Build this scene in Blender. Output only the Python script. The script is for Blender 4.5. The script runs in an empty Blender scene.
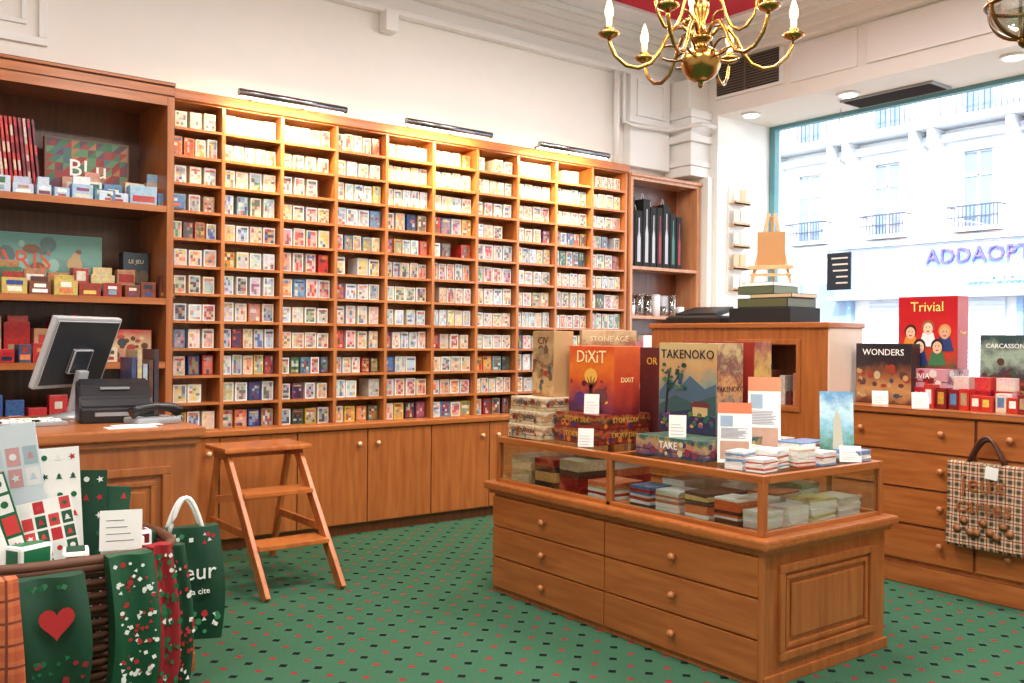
import bpy, bmesh, math, random
from mathutils import Matrix, Vector
R=random.Random(7)
scene=bpy.context.scene
# ------------------------------------------------------------------ materials
def srgb(r,g,b):
    def f(c):
        c/=255.0
        return c/12.92 if c<=0.04045 else ((c+0.055)/1.055)**2.4
    return (f(r),f(g),f(b),1)
MC={}
def newmat(name):
    m=bpy.data.materials.new(name); m.use_nodes=True
    nt=m.node_tree; nt.nodes.clear()
    out=nt.nodes.new('ShaderNodeOutputMaterial'); p=nt.nodes.new('ShaderNodeBsdfPrincipled')
    nt.links.new(p.outputs[0],out.inputs[0])
    return m,nt,p,out
def plain(name,col,rough=.5,metal=0,emit=0,noise=.06,coat=0):
    if name in MC: return MC[name]
    m,nt,p,o=newmat(name)
    p.inputs['Roughness'].default_value=rough; p.inputs['Metallic'].default_value=metal
    p.inputs['Coat Weight'].default_value=coat
    tc=nt.nodes.new('ShaderNodeTexCoord'); n=nt.nodes.new('ShaderNodeTexNoise'); n.inputs['Scale'].default_value=9
    mx=nt.nodes.new('ShaderNodeMix'); mx.data_type='RGBA'
    nt.links.new(tc.outputs['Object'],n.inputs['Vector']); nt.links.new(n.outputs[0],mx.inputs[0])
    mx.inputs[6].default_value=tuple(c*(1-noise) for c in col[:3])+(1,); mx.inputs[7].default_value=tuple(min(1,c*(1+noise)) for c in col[:3])+(1,)
    nt.links.new(mx.outputs[2],p.inputs['Base Color'])
    if emit:
        p.inputs['Emission Color'].default_value=col; p.inputs['Emission Strength'].default_value=emit
    MC[name]=m; return m
def wood(name,c0,c1,scale=(14,14,1.2),rough=.34,coat=.3):
    if name in MC: return MC[name]
    m,nt,p,o=newmat(name)
    tc=nt.nodes.new('ShaderNodeTexCoord'); mp=nt.nodes.new('ShaderNodeMapping'); mp.inputs['Scale'].default_value=scale
    n=nt.nodes.new('ShaderNodeTexNoise'); n.inputs['Scale'].default_value=2.2; n.inputs['Detail'].default_value=7; n.inputs['Distortion'].default_value=.4
    r=nt.nodes.new('ShaderNodeValToRGB'); r.color_ramp.elements[0].color=c0; r.color_ramp.elements[1].color=c1
    r.color_ramp.elements[0].position=.25; r.color_ramp.elements[1].position=.75
    nt.links.new(tc.outputs['Object'],mp.inputs[0]); nt.links.new(mp.outputs[0],n.inputs['Vector']); nt.links.new(n.outputs[0],r.inputs[0])
    nt.links.new(r.outputs[0],p.inputs['Base Color'])
    b=nt.nodes.new('ShaderNodeBump'); b.inputs['Strength'].default_value=.04; nt.links.new(n.outputs[0],b.inputs['Height']); nt.links.new(b.outputs[0],p.inputs['Normal'])
    p.inputs['Roughness'].default_value=rough; p.inputs['Coat Weight'].default_value=coat; p.inputs['Coat Roughness'].default_value=.18
    MC[name]=m; return m
def art(name,stops,axis=2,lo=0,hi=.4,noise=.35,nscale=9,rough=.3):
    if name in MC: return MC[name]
    m,nt,p,o=newmat(name)
    tc=nt.nodes.new('ShaderNodeTexCoord'); sp=nt.nodes.new('ShaderNodeSeparateXYZ'); nt.links.new(tc.outputs['Object'],sp.inputs[0])
    mr=nt.nodes.new('ShaderNodeMapRange'); mr.inputs['From Min'].default_value=lo; mr.inputs['From Max'].default_value=hi
    nt.links.new(sp.outputs[axis],mr.inputs['Value'])
    n=nt.nodes.new('ShaderNodeTexNoise'); n.inputs['Scale'].default_value=nscale; n.inputs['Detail'].default_value=5; n.inputs['Roughness'].default_value=.65
    nt.links.new(tc.outputs['Object'],n.inputs['Vector'])
    a=nt.nodes.new('ShaderNodeMath'); a.operation='MULTIPLY_ADD'; nt.links.new(n.outputs[0],a.inputs[0]); a.inputs[1].default_value=noise*2; a.inputs[2].default_value=-noise
    s=nt.nodes.new('ShaderNodeMath'); s.operation='ADD'; nt.links.new(a.outputs[0],s.inputs[0]); nt.links.new(mr.outputs[0],s.inputs[1])
    r=nt.nodes.new('ShaderNodeValToRGB'); el=r.color_ramp.elements
    k=len(stops)
    el[0].color=stops[0]; el[0].position=0; el[1].color=stops[-1]; el[1].position=1
    for i in range(1,k-1):
        e=el.new(i/(k-1)); e.color=stops[i]
    nt.links.new(s.outputs[0],r.inputs[0])
    nt.links.new(r.outputs[0],p.inputs['Base Color'])
    p.inputs['Roughness'].default_value=rough
    MC[name]=m; return m
def tartan(name,base,l1,l2,s=12,ax=(0,2)):
    if name in MC: return MC[name]
    m,nt,p,o=newmat(name)
    tc=nt.nodes.new('ShaderNodeTexCoord'); sp=nt.nodes.new('ShaderNodeSeparateXYZ'); nt.links.new(tc.outputs['Object'],sp.inputs[0])
    def M(op,a,b=None):
        x=nt.nodes.new('ShaderNodeMath'); x.operation=op
        for i,v in enumerate((a,b)):
            if v is None: continue
            if isinstance(v,(int,float)): x.inputs[i].default_value=v
            else: nt.links.new(v,x.inputs[i])
        return x.outputs[0]
    def mix(f,c1,c2):
        x=nt.nodes.new('ShaderNodeMix'); x.data_type='RGBA'; nt.links.new(f,x.inputs[0])
        for i,c in ((6,c1),(7,c2)):
            if isinstance(c,tuple): x.inputs[i].default_value=c
            else: nt.links.new(c,x.inputs[i])
        return x.outputs[2]
    fx=M('FRACT',M('MULTIPLY',sp.outputs[ax[0]],s)); fz=M('FRACT',M('MULTIPLY',sp.outputs[ax[1]],s))
    bands=M('MULTIPLY',M('ADD',M('LESS_THAN',fx,.42),M('LESS_THAN',fz,.42)),.5)
    c=mix(bands,base,l1)
    thin=M('MAXIMUM',M('LESS_THAN',M('ABSOLUTE',M('SUBTRACT',fx,.7)),.06),M('LESS_THAN',M('ABSOLUTE',M('SUBTRACT',fz,.7)),.06))
    c=mix(thin,c,l2)
    nt.links.new(c,p.inputs['Base Color']); p.inputs['Roughness'].default_value=.85
    MC[name]=m; return m
def vcol(name,rough=.3,vscale=70,amt=.4,coat=.2):
    m,nt,p,o=newmat(name)
    at=nt.nodes.new('ShaderNodeAttribute'); at.attribute_name='Col'
    tc=nt.nodes.new('ShaderNodeTexCoord'); v=nt.nodes.new('ShaderNodeTexVoronoi'); v.inputs['Scale'].default_value=vscale
    nt.links.new(tc.outputs['Object'],v.inputs['Vector'])
    mx=nt.nodes.new('ShaderNodeMix'); mx.data_type='RGBA'; mx.blend_type='SOFT_LIGHT'; mx.inputs[0].default_value=amt
    nt.links.new(at.outputs['Color'],mx.inputs[6]); nt.links.new(v.outputs['Color'],mx.inputs[7])
    nt.links.new(mx.outputs[2],p.inputs['Base Color']); p.inputs['Roughness'].default_value=rough; p.inputs['Coat Weight'].default_value=coat; p.inputs['Coat Roughness'].default_value=.1
    MC[name]=m; return m
def glassmat(name,tint=(1,1,1,1),refl=.08):
    if name in MC: return MC[name]
    m=bpy.data.materials.new(name); m.use_nodes=True; nt=m.node_tree; nt.nodes.clear()
    o=nt.nodes.new('ShaderNodeOutputMaterial'); t=nt.nodes.new('ShaderNodeBsdfTransparent'); t.inputs[0].default_value=tint
    g=nt.nodes.new('ShaderNodeBsdfGlossy'); g.inputs['Roughness'].default_value=.03
    mx=nt.nodes.new('ShaderNodeMixShader'); mx.inputs[0].default_value=refl
    nt.links.new(t.outputs[0],mx.inputs[1]); nt.links.new(g.outputs[0],mx.inputs[2]); nt.links.new(mx.outputs[0],o.inputs[0])
    MC[name]=m; return m

WD=srgb(152,80,35); WL=srgb(188,112,56)
wood_v=wood('wood_vertical',WD,WL)
wood_x=wood('wood_grain_x',WD,WL,(1.2,14,14))
wood_y=wood('wood_grain_y',WD,WL,(14,1.2,14))
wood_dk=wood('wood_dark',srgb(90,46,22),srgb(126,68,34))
wood_grid=wood('wood_grid',srgb(164,94,44),srgb(198,126,68),(9,9,1.2))
wood_pale=wood('wood_pale',srgb(190,140,90),srgb(216,172,122))
wood_stool=wood('wood_stool',srgb(168,88,38),srgb(204,122,60),(8,8,2))
knobm=wood('wood_knob',srgb(170,100,54),srgb(196,126,74),(20,20,20))
white=plain('paint_white',srgb(236,235,232),.6,noise=.015)
wallm=plain('wall_paint',srgb(236,232,225),.75,noise=.02)
ceilm=plain('ceiling_paint',srgb(234,236,240),.8,noise=.015)
redp=plain('ceiling_red',srgb(200,24,50),.7)
black=plain('black_plastic',srgb(24,24,27),.35)
blackm=plain('black_matte',srgb(22,21,22),.7)
grey=plain('grey_plastic',srgb(150,152,155),.4)
silver=plain('silver_plastic',srgb(190,192,196),.3,.3)
chrome=plain('chrome',srgb(150,150,154),.25,1)
brass=plain('brass',srgb(178,136,74),.24,1)
brassd=plain('brass_dark',srgb(120,84,40),.28,1)
paper=plain('paper',srgb(240,238,232),.7)
cream=plain('cream_card',srgb(226,208,176),.5)
candle=plain('candle_ivory',srgb(240,228,196),.5)
bulb=plain('bulb_glow',(1,.66,.26,1),.3,emit=4)
spotm=plain('spot_glow',(1,.95,.85,1),.3,emit=8)
glass=glassmat('clear_glass',(1,1,1,1),.07)
cglass=glassmat('case_glass',(.93,.97,.95,1),.10)
ventd=plain('vent_dark',srgb(52,44,38),.8)
def C(r,g,b,n=None,rough=.4): return plain(n or 'col_%d_%d_%d'%(r,g,b),srgb(r,g,b),rough)

# ------------------------------------------------------------------ builder
class B:
    def __init__(s,name,loc=(0,0,0),rz=0,col=False):
        s.name=name; s.bm=bmesh.new(); s.mats=[]; s.loc=loc; s.rz=rz; s.cl=s.bm.loops.layers.float_color.new('Col') if col else None
    def mi(s,m):
        if m not in s.mats: s.mats.append(m)
        return s.mats.index(m)
    def box(s,x0,x1,y0,y1,z0,z1,mat,bev=0,M=None,color=None):
        if x0>x1:x0,x1=x1,x0
        if y0>y1:y0,y1=y1,y0
        if z0>z1:z0,z1=z1,z0
        cs=[Vector((x,y,z)) for z in (z0,z1) for y in (y0,y1) for x in (x0,x1)]
        if M is not None: cs=[M@c for c in cs]
        v=[s.bm.verts.new(c) for c in cs]; k=s.mi(mat); fs=[]
        for q in ((0,2,3,1),(4,5,7,6),(0,1,5,4),(2,6,7,3),(0,4,6,2),(1,3,7,5)):
            f=s.bm.faces.new([v[i] for i in q]); f.material_index=k; fs.append(f)
            if color and s.cl:
                for l in f.loops: l[s.cl]=color
        if bev:
            es=list({e for f in fs for e in f.edges})
            bmesh.ops.bevel(s.bm,geom=es,offset=bev,segments=2,affect='EDGES',profile=.6)
    def quad(s,pts,mat,color=None):
        v=[s.bm.verts.new(p) for p in pts]; f=s.bm.faces.new(v); f.material_index=s.mi(mat)
        if color and s.cl:
            for l in f.loops: l[s.cl]=color
    def beam(s,p0,p1,w,d,mat,side=(1,0,0),bev=0):
        p0=Vector(p0);p1=Vector(p1);z=(p1-p0);L=z.length;z.normalize();x=Vector(side);x=(x-z*x.dot(z)).normalized();y=z.cross(x)
        M=Matrix((x,y,z)).transposed().to_4x4(); M.translation=p0
        s.box(-w/2,w/2,-d/2,d/2,0,L,mat,bev,M)
    def tube(s,pts,r,mat,seg=8,closed=False):
        pts=[Vector(p) for p in pts]; n=len(pts); k=s.mi(mat); rings=[]
        rr=r if isinstance(r,(list,tuple)) else [r]*n
        up=Vector((0,0,1))
        for i,p in enumerate(pts):
            if closed: t=(pts[(i+1)%n]-pts[i-1])
            else: t=(pts[min(i+1,n-1)]-pts[max(i-1,0)])
            if t.length<1e-9: t=Vector((0,0,1))
            t.normalize(); a=up if abs(t.dot(up))<.95 else Vector((1,0,0))
            x=(a-t*a.dot(t)).normalized(); y=t.cross(x)
            rings.append([s.bm.verts.new(p+x*math.cos(2*math.pi*j/seg)*rr[i]+y*math.sin(2*math.pi*j/seg)*rr[i]) for j in range(seg)])
        m=n if closed else n-1
        for i in range(m):
            A=rings[i];Bq=rings[(i+1)%n]
            for j in range(seg):
                f=s.bm.faces.new((A[j],A[(j+1)%seg],Bq[(j+1)%seg],Bq[j])); f.material_index=k; f.smooth=True
        if not closed:
            for rg in (rings[0][::-1],rings[-1]):
                f=s.bm.faces.new(rg); f.material_index=k
    def cyl(s,p0,p1,r,mat,seg=16,r1=None): s.tube([p0,p1],[r,r if r1 is None else r1],mat,seg)
    def lathe(s,prof,mat,c=(0,0,0),seg=20,M=None,smooth=True):
        k=s.mi(mat); rings=[]
        for r,z in prof:
            ring=[]
            for j in range(seg):
                p=Vector((r*math.cos(2*math.pi*j/seg),r*math.sin(2*math.pi*j/seg),z))
                if M is not None: p=M@p
                ring.append(s.bm.verts.new(p+Vector(c)))
            rings.append(ring)
        for A,Bq in zip(rings,rings[1:]):
            for j in range(seg):
                f=s.bm.faces.new((A[j],A[(j+1)%seg],Bq[(j+1)%seg],Bq[j])); f.material_index=k; f.smooth=smooth
        for rg in (rings[0][::-1],rings[-1]):
            f=s.bm.faces.new(rg); f.material_index=k
    def cloth(s,fn,nu,nv,mat):
        k=s.mi(mat); g=[[s.bm.verts.new(fn(i/nu,j/nv)) for i in range(nu+1)] for j in range(nv+1)]
        for j in range(nv):
            for i in range(nu):
                f=s.bm.faces.new((g[j][i],g[j][i+1],g[j+1][i+1],g[j+1][i])); f.material_index=k; f.smooth=True
    def text(s,t,o,xd,yd,size,mat,ext=.002,align='CENTER'):
        cu=bpy.data.curves.new('t','FONT'); cu.body=t; cu.size=size; cu.align_x=align; cu.align_y='CENTER'; cu.extrude=ext; cu.resolution_u=2
        ob=bpy.data.objects.new('t',cu); scene.collection.objects.link(ob)
        bpy.context.view_layer.update(); dg=bpy.context.evaluated_depsgraph_get()
        me=bpy.data.meshes.new_from_object(ob.evaluated_get(dg))
        x=Vector(xd).normalized(); y=Vector(yd).normalized(); z=x.cross(y)
        M=Matrix((x,y,z)).transposed().to_4x4(); M.translation=Vector(o)
        k=s.mi(mat); vs=[s.bm.verts.new(M@v.co) for v in me.vertices]
        for p in me.polygons:
            try:
                f=s.bm.faces.new([vs[i] for i in p.vertices]); f.material_index=k
            except ValueError: pass
        bpy.data.objects.remove(ob); bpy.data.curves.remove(cu); bpy.data.meshes.remove(me)
    def done(s,recalc=True):
        if recalc: bmesh.ops.recalc_face_normals(s.bm,faces=s.bm.faces)
        me=bpy.data.meshes.new(s.name); s.bm.to_mesh(me); s.bm.free()
        for m in s.mats: me.materials.append(m)
        ob=bpy.data.objects.new(s.name,me); ob.location=s.loc; ob.rotation_euler=(0,0,s.rz); scene.collection.objects.link(ob); return ob
def frame_x(b,x,y0,y1,z0,z1,w,d,mat,bev=.004):
    b.box(x-d,x,y0,y1,z0,z0+w,mat,bev); b.box(x-d,x,y0,y1,z1-w,z1,mat,bev)
    b.box(x-d,x,y0,y0+w,z0+w,z1-w,mat,bev); b.box(x-d,x,y1-w,y1,z0+w,z1-w,mat,bev)
def frame_y(b,y,x0,x1,z0,z1,w,d,mat,bev=.004):
    b.box(x0,x1,y-d,y,z0,z0+w,mat,bev); b.box(x0,x1,y-d,y,z1-w,z1,mat,bev)
    b.box(x0,x0+w,y-d,y,z0+w,z1-w,mat,bev); b.box(x1-w,x1,y-d,y,z0+w,z1-w,mat,bev)
KP=lambda r:[(r*.5,0),(r*.45,.012),(r*.9,.018),(r,.028),(r*.7,.038),(r*.1,.041)]
def knob_x(b,x,y,z,r=.019,mat=None): b.lathe(KP(r),mat or knobm,(x,y,z),14,Matrix.Rotation(-math.pi/2,4,'Y'))
def knob_y(b,x,y,z,r=.019,mat=None): b.lathe(KP(r),mat or knobm,(x,y,z),14,Matrix.Rotation(math.pi/2,4,'X'))

# ------------------------------------------------------------------ camera
H=1.5
yaw=math.radians(37.5)
cam=bpy.data.cameras.new('camera'); cam.sensor_width=36; cam.lens=32.59; cam.clip_start=.05; cam.clip_end=200
co=bpy.data.objects.new('camera',cam); scene.collection.objects.link(co)
pitch=math.radians(-.2)
co.matrix_world=Matrix.Translation((0,0,H))@Matrix.Rotation(-yaw,4,'Z')@Matrix.Rotation(math.pi/2+pitch,4,'X')@Matrix.Rotation(math.radians(.57),4,'Z')
scene.camera=co

# ------------------------------------------------------------------ room shell
XL,XR,YF,YB,ZC=-2.6,7.3,-2.6,6.6,4.5
def carpet():
    m,nt,p,o=newmat('carpet_green')
    tc=nt.nodes.new('ShaderNodeTexCoord'); sp=nt.nodes.new('ShaderNodeSeparateXYZ'); nt.links.new(tc.outputs['Object'],sp.inputs[0])
    def M(op,a,b=None):
        x=nt.nodes.new('ShaderNodeMath'); x.operation=op
        for i,v in enumerate((a,b)):
            if v is None: continue
            if isinstance(v,(int,float)): x.inputs[i].default_value=v
            else: nt.links.new(v,x.inputs[i])
        return x.outputs[0]
    def mix(f,c1,c2):
        x=nt.nodes.new('ShaderNodeMix'); x.data_type='RGBA'; nt.links.new(f,x.inputs[0])
        for i,c in ((6,c1),(7,c2)):
            if isinstance(c,tuple): x.inputs[i].default_value=c
            else: nt.links.new(c,x.inputs[i])
        return x.outputs[2]
    S=1/.165
    ux=M('MULTIPLY',M('ADD',sp.outputs[0],sp.outputs[1]),S*.7071); uy=M('MULTIPLY',M('SUBTRACT',sp.outputs[0],sp.outputs[1]),S*.7071)
    def lat(ox,oy,r):
        fx=M('ABSOLUTE',M('SUBTRACT',M('FRACT',M('ADD',ux,ox+50)),.5))
        fy=M('ABSOLUTE',M('SUBTRACT',M('FRACT',M('ADD',uy,oy+50)),.5))
        return M('LESS_THAN',M('MAXIMUM',fx,fy),r)
    n=nt.nodes.new('ShaderNodeTexNoise'); n.inputs['Scale'].default_value=160; nt.links.new(tc.outputs['Object'],n.inputs['Vector'])
    n2=nt.nodes.new('ShaderNodeTexNoise'); n2.inputs['Scale'].default_value=2.5; nt.links.new(tc.outputs['Object'],n2.inputs['Vector'])
    c=mix(n.outputs[0],srgb(28,68,46),srgb(72,116,86))
    c=mix(M('MULTIPLY',n2.outputs[0],.35),c,srgb(62,98,80))
    c=mix(lat(0,0,.105),c,srgb(12,14,22)); c=mix(lat(.5,.5,.09),c,srgb(138,44,44))
    nt.links.new(c,p.inputs['Base Color']); p.inputs['Roughness'].default_value=.95; p.inputs['Specular IOR Level'].default_value=.2
    b=nt.nodes.new('ShaderNodeBump'); b.inputs['Strength'].default_value=.2; nt.links.new(n.outputs[0],b.inputs['Height']); nt.links.new(b.outputs[0],p.inputs['Normal'])
    return m
b=B('floor'); b.box(XL-.2,8.35,YF-.2,YB+.2,-.15,0,carpet()); b.done()
b=B('wall_back'); b.box(XL-.15,8.32,YB,YB+.15,0,ZC,wallm); b.done()
b=B('wall_left'); b.box(XL-.15,XL,YF,YB,0,ZC,wallm); b.done()
b=B('wall_front'); b.box(XL-.15,8.32,YF-.15,YF,0,ZC,wallm); b.done()
SO=3.76; XG=8.17; YW0=.6; YW1=6.15
b=B('wall_right')
b.box(XR,8.32,YF,YB,SO,ZC,wallm)
b.box(XR,8.32,YW1,YB,0,SO,white)
b.box(XR,8.32,YF,YW0,0,SO,wallm)
b.box(XG,8.32,YW0,YW1,0,.8,white)
b.done()
b=B('ceiling'); b.box(XL-.15,8.32,YF-.15,YB+.15,ZC,ZC+.15,ceilm); b.done()
b=B('trim_ceiling_coffers')
for x in (-1.2,1.5,4.2):
    b.box(x-.12,x+.12,YF+.3,YB-.28,ZC-.10,ZC,ceilm,.01)
for y in (-1.0,2.2):
    b.box(XL,XR-.28,y-.12,y+.12,ZC-.10,ZC,ceilm,.01)
for x0,x1 in ((-1.0,1.3),(1.7,4.0),(4.45,5.35),(5.55,6.75)):
    for y0,y1 in ((-.8,2.0),(2.4,5.95)):
        b.box(x0,x1,y0,y1,ZC-.02,ZC-.001,redp)
        for a in ((x0-.06,x1+.06,y0-.06,y0),(x0-.06,x1+.06,y1,y1+.06),(x0-.06,x0,y0,y1),(x1,x1+.06,y0,y1)):
            b.box(*a,ZC-.05,ZC-.001,ceilm,.008)
b.done()
b=B('trim_cornice')
for d,z0,z1 in ((.09,4.10,4.15),(.05,4.15,4.26),(.13,4.26,4.32),(.19,4.32,4.40),(.25,4.40,4.45),(.29,4.45,4.499)):
    b.box(XL,XR,YB-d,YB,z0,z1,white,.008)
    if z0>4.2: b.box(XR-d,XR,YF,YB-d,z0,z1,white)
b.done()
b=B('trim_wall_panels')
frame_y(b,YB,-.6,1.25,3.35,4.02,.05,.03,white)
frame_y(b,YB,-.48,1.13,3.47,3.9,.03,.02,white)
b.box(3.68,3.8,YB-.12,YB,3.95,4.12,white,.01)
b.done()
b=B('trim_pilaster')
b.box(6.42,6.98,YB-.1,YB,3.2,4.10,white,.01)
b.box(6.38,7.02,YB-.13,YB,3.62,3.68,white,.01)
frame_y(b,YB-.1,6.5,6.9,3.7,4.06,.03,.02,white)
for d,z0,z1 in ((.2,3.72,3.8),(.16,3.55,3.72),(.22,3.48,3.55),(.12,3.3,3.48),(.18,3.24,3.3),(.14,3.14,3.24)):
    b.box(XR-.22-d*.5,XR-.001,YB-.3-d*.4,YB,z0,z1,white,.008)
b.box(XR-.3,XR,YB-.33,YB,3.8,4.10,wallm,.01)
b.box(7.22,XR,6.2,YB,0,3.14,white,.01)
b.done()
b=B('trim_pipes')
b.tube([(6.33,6.5,4.1),(6.33,6.5,3.62),(6.38,6.44,3.58),(6.9,6.44,3.6),(7.0,6.1,3.62),(7.2,6.1,3.62)],.02,white)
b.tube([(6.25,6.52,4.1),(6.25,6.52,3.15)],.03,white)
b.done()
b=B('air_vent')
b.box(XR-.03,XR,5.36,6.18,3.91,4.29,white,.005)
b.box(XR-.034,XR-.02,5.40,6.14,3.94,4.26,ventd)
vs_=plain('vent_slat',srgb(112,100,88),.6)
for i in range(12):
    z=3.955+i*.026; b.box(XR-.045,XR-.03,5.40,6.14,z,z+.009,vs_)
b.box(XR-.048,XR-.03,5.78,5.795,3.94,4.26,vs_)
b.done()
b=B('trim_hatch'); b.box(XR-.02,XR,4.60,5.28,3.9,4.24,white,.005); b.box(XR-.025,XR-.01,3.2,4.5,3.9,4.24,white,.005); b.done()
b=B('soffit_vent'); b.box(7.72,8.05,4.15,5.05,SO-.02,SO,grey,.004)
for i in range(10): b.box(7.74+i*.03,7.75+i*.03,4.18,5.02,SO-.028,SO-.018,ventd)
b.done()
for x,y in ((7.55,4.85),(7.5,5.9),(7.55,3.4)):
    b=B('recessed_spotlight'); b.lathe([(.10,0),(.10,.02),(.075,.02)],white,(x,y,SO-.02),24); b.lathe([(.07,0),(.07,.005)],spotm,(x,y,SO-.026),20); b.done()
winm=plain('window_frame',srgb(96,150,160),.4)
b=B('window_1')
b.box(XG-.04,XG+.04,YW1-.07,YW1,.8,SO,winm,.004)
b.box(XG-.04,XG+.04,YW0,YW0+.06,.8,SO,winm,.004)
b.box(XG-.04,XG+.04,YW0+.06,YW1-.07,SO-.04,SO,winm,.004)
b.box(XG-.04,XG+.04,YW0+.06,YW1-.07,.8,.87,winm,.004)
b.box(XG-.03,XG+.03,2.9,2.96,.87,SO-.04,winm,.004)
b.box(XG-.006,XG+.006,YW0+.06,YW1-.07,.87,SO-.04,glass)
b.done()
b=B('window_display_platform'); b.box(6.95,XG-.05,YW0+.02,YW1-.01,0,.78,wood_pale,.005); b.done()

# ------------------------------------------------------------------ outdoors
fac=plain('facade_stone',srgb(236,234,230),.9,noise=.04); fac2=plain('facade_trim',srgb(196,200,206),.9)
fwin=plain('facade_window',srgb(120,142,166),.15); fir=plain('facade_iron',srgb(60,72,92),.6)
blueb=plain('sign_blue',srgb(130,165,200),.5); purp=plain('sign_purple',srgb(96,84,170),.5); roll=plain('roller_shutter',srgb(214,220,230),.6)
b=B('street_building'); X=24
b.box(X,X+1,-8,38,-.2,15,fac)
b.box(X-.25,X,-8,38,4.15,4.3,fac2); b.box(X-.7,X,-8,38,7.1,7.3,fac2); b.box(X-.3,X,-8,38,6.75,6.95,fac2); b.box(X-.2,X,-8,38,10.4,10.6,fac2)
ys=[-5.9+2.5*i for i in range(17)]
for y in ys:
    for z0,z1 in ((4.5,6.4),(7.5,9.9),(11,13)):
        b.box(X-.06,X+.02,y-.36,y+.36,z0,z1,fwin)
        b.box(X-.12,X,y-.5,y-.36,z0-.05,z1+.1,fac2); b.box(X-.12,X,y+.36,y+.5,z0-.05,z1+.1,fac2); b.box(X-.18,X,y-.55,y+.55,z1+.05,z1+.2,fac2)
        b.box(X-.1,X,y-.03,y+.03,z0,z1,fac); b.box(X-.1,X,y-.36,y+.36,z0+(z1-z0)*.68,z0+(z1-z0)*.68+.05,fac)
    b.box(X-.4,X,y-.65,y+.65,4.36,4.46,fac2); b.box(X-.42,X-.38,y-.65,y+.65,4.98,5.02,fir)
    for i in range(14): b.box(X-.41,X-.39,y-.64+i*.098,y-.62+i*.098,4.46,5.0,fir)
    b.box(X-.42,X-.38,y-.65,y+.65,4.7,4.73,fir)
    for q in (-1,1): b.box(X-.4,X,y+q*.64,y+q*.66,4.98,5.02,fir)
    z=6.95; b.box(X-.65,X,y-1.1,y-.9,z-.35,z+.15,fac2,.05); b.box(X-.65,X,y+.9,y+1.1,z-.35,z+.15,fac2,.05)
for i in range(330): b.box(X-.69,X-.67,-8+i*.14,-7.98+i*.14,7.3,8.1,fir)
b.box(X-.7,X-.66,-8,38,8.08,8.12,fir)
b.box(X-.3,X,4,15.6,2.75,4.05,blueb); b.text('ADDAOPT',(X-.36,11.5,3.74),(0,-1,0),(0,0,1),.56,purp,.03)
b.text('assurances',(X-.36,11.0,3.15),(0,-1,0),(0,0,1),.34,white,.03)
b.box(X-.7,X,4,15.6,2.66,2.76,C(150,156,166,'awning_grey'))
b.box(X-.1,X,10.9,14.6,0,2.66,roll)
for i in range(22): b.box(X-.13,X-.1,10.9,14.6,.05+i*.12,.08+i*.12,fac2)
b.box(X-.12,X,5,10.5,.5,2.66,fwin); b.box(X-.15,X,15.2,18.5,.4,3.2,fwin)
for y in (5,7.7,10.5,15.2,16.9,18.5): b.box(X-.2,X,y-.08,y+.08,0,3.2 if y>15 else 2.66,blueb)
b.done()
b=B('street_ground'); pv=plain('pavement',srgb(170,168,164),.9); b.box(8.33,24,-8,38,-.35,-.15,plain('asphalt',srgb(120,122,126),.9)); b.box(8.33,10.5,-8,38,-.15,-.05,pv); b.box(21.5,24,-8,38,-.15,-.05,pv); b.done()

# ------------------------------------------------------------------ playing card wall unit
GY=6.30; CW=.43; GX=[1.88+CW*i for i in range(11)]
Z0=.845; RH=.186; NR=12; ZT=Z0+RH*NR
b=B('playing_card_display_shelf')
b.box(GX[0],GX[-1],6.56,6.59,0,ZT+.05,wood_grid)
for x in GX: b.box(x-.013,x+.013,GY,6.56,Z0,ZT,wood_grid,.003)
for r in range(NR+1):
    z=Z0+r*RH
    for i in range(10): b.box(GX[i]+.013,GX[i+1]-.013,GY+.004,6.56,z-.009,z+.009,wood_grid)
b.box(GX[0],GX[-1]+.02,GY-.03,6.59,ZT,ZT+.05,wood_x,.006)
b.box(GX[0],GX[-1]+.02,GY-.02,6.59,ZT+.05,ZT+.07,wood_x,.006)
b.box(GX[0],GX[-1],GY+.0,6.59,.08,Z0-.03,wood_v)
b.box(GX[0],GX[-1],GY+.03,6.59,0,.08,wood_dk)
b.box(GX[0],GX[-1]+.01,GY-.05,6.4,Z0-.04,Z0,wood_x,.008)
dx=[1.9,2.29,2.865,3.44,4.015,4.59,5.165,5.74,6.17]
for i in range(len(dx)-1):
    b.box(dx[i]+.006,dx[i+1]-.006,GY-.022,GY,.09,Z0-.05,wood_v,.004)
    knob_y(b,(dx[i]+.08) if i in(1,3,5,7) else dx[i+1]-.08,GY-.022,.69,.018,plain('knob_cream',srgb(222,190,150),.4))
b.done()
dm=vcol('deck_print',.28)
palette=[(200,60,50),(40,70,130),(60,110,80),(190,150,60),(120,60,90),(60,60,66),(210,120,70),(90,130,170),(150,40,40),(170,140,110),(70,90,60),(220,190,90),(130,160,170),(170,30,36),(36,40,60)]
lights=[(236,230,216),(228,222,205),(240,238,232),(214,218,222),(230,216,190),(205,196,180)]
soft=[(200,120,100),(120,150,180),(150,170,140),(210,180,130),(170,150,170),(190,190,190),(220,150,130),(140,170,190),(196,160,120)]
b=B('playing_card_decks',col=True)
def mixc(a,c,t): return tuple(a[i]*(1-t)+c[i]*t for i in range(3))
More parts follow.
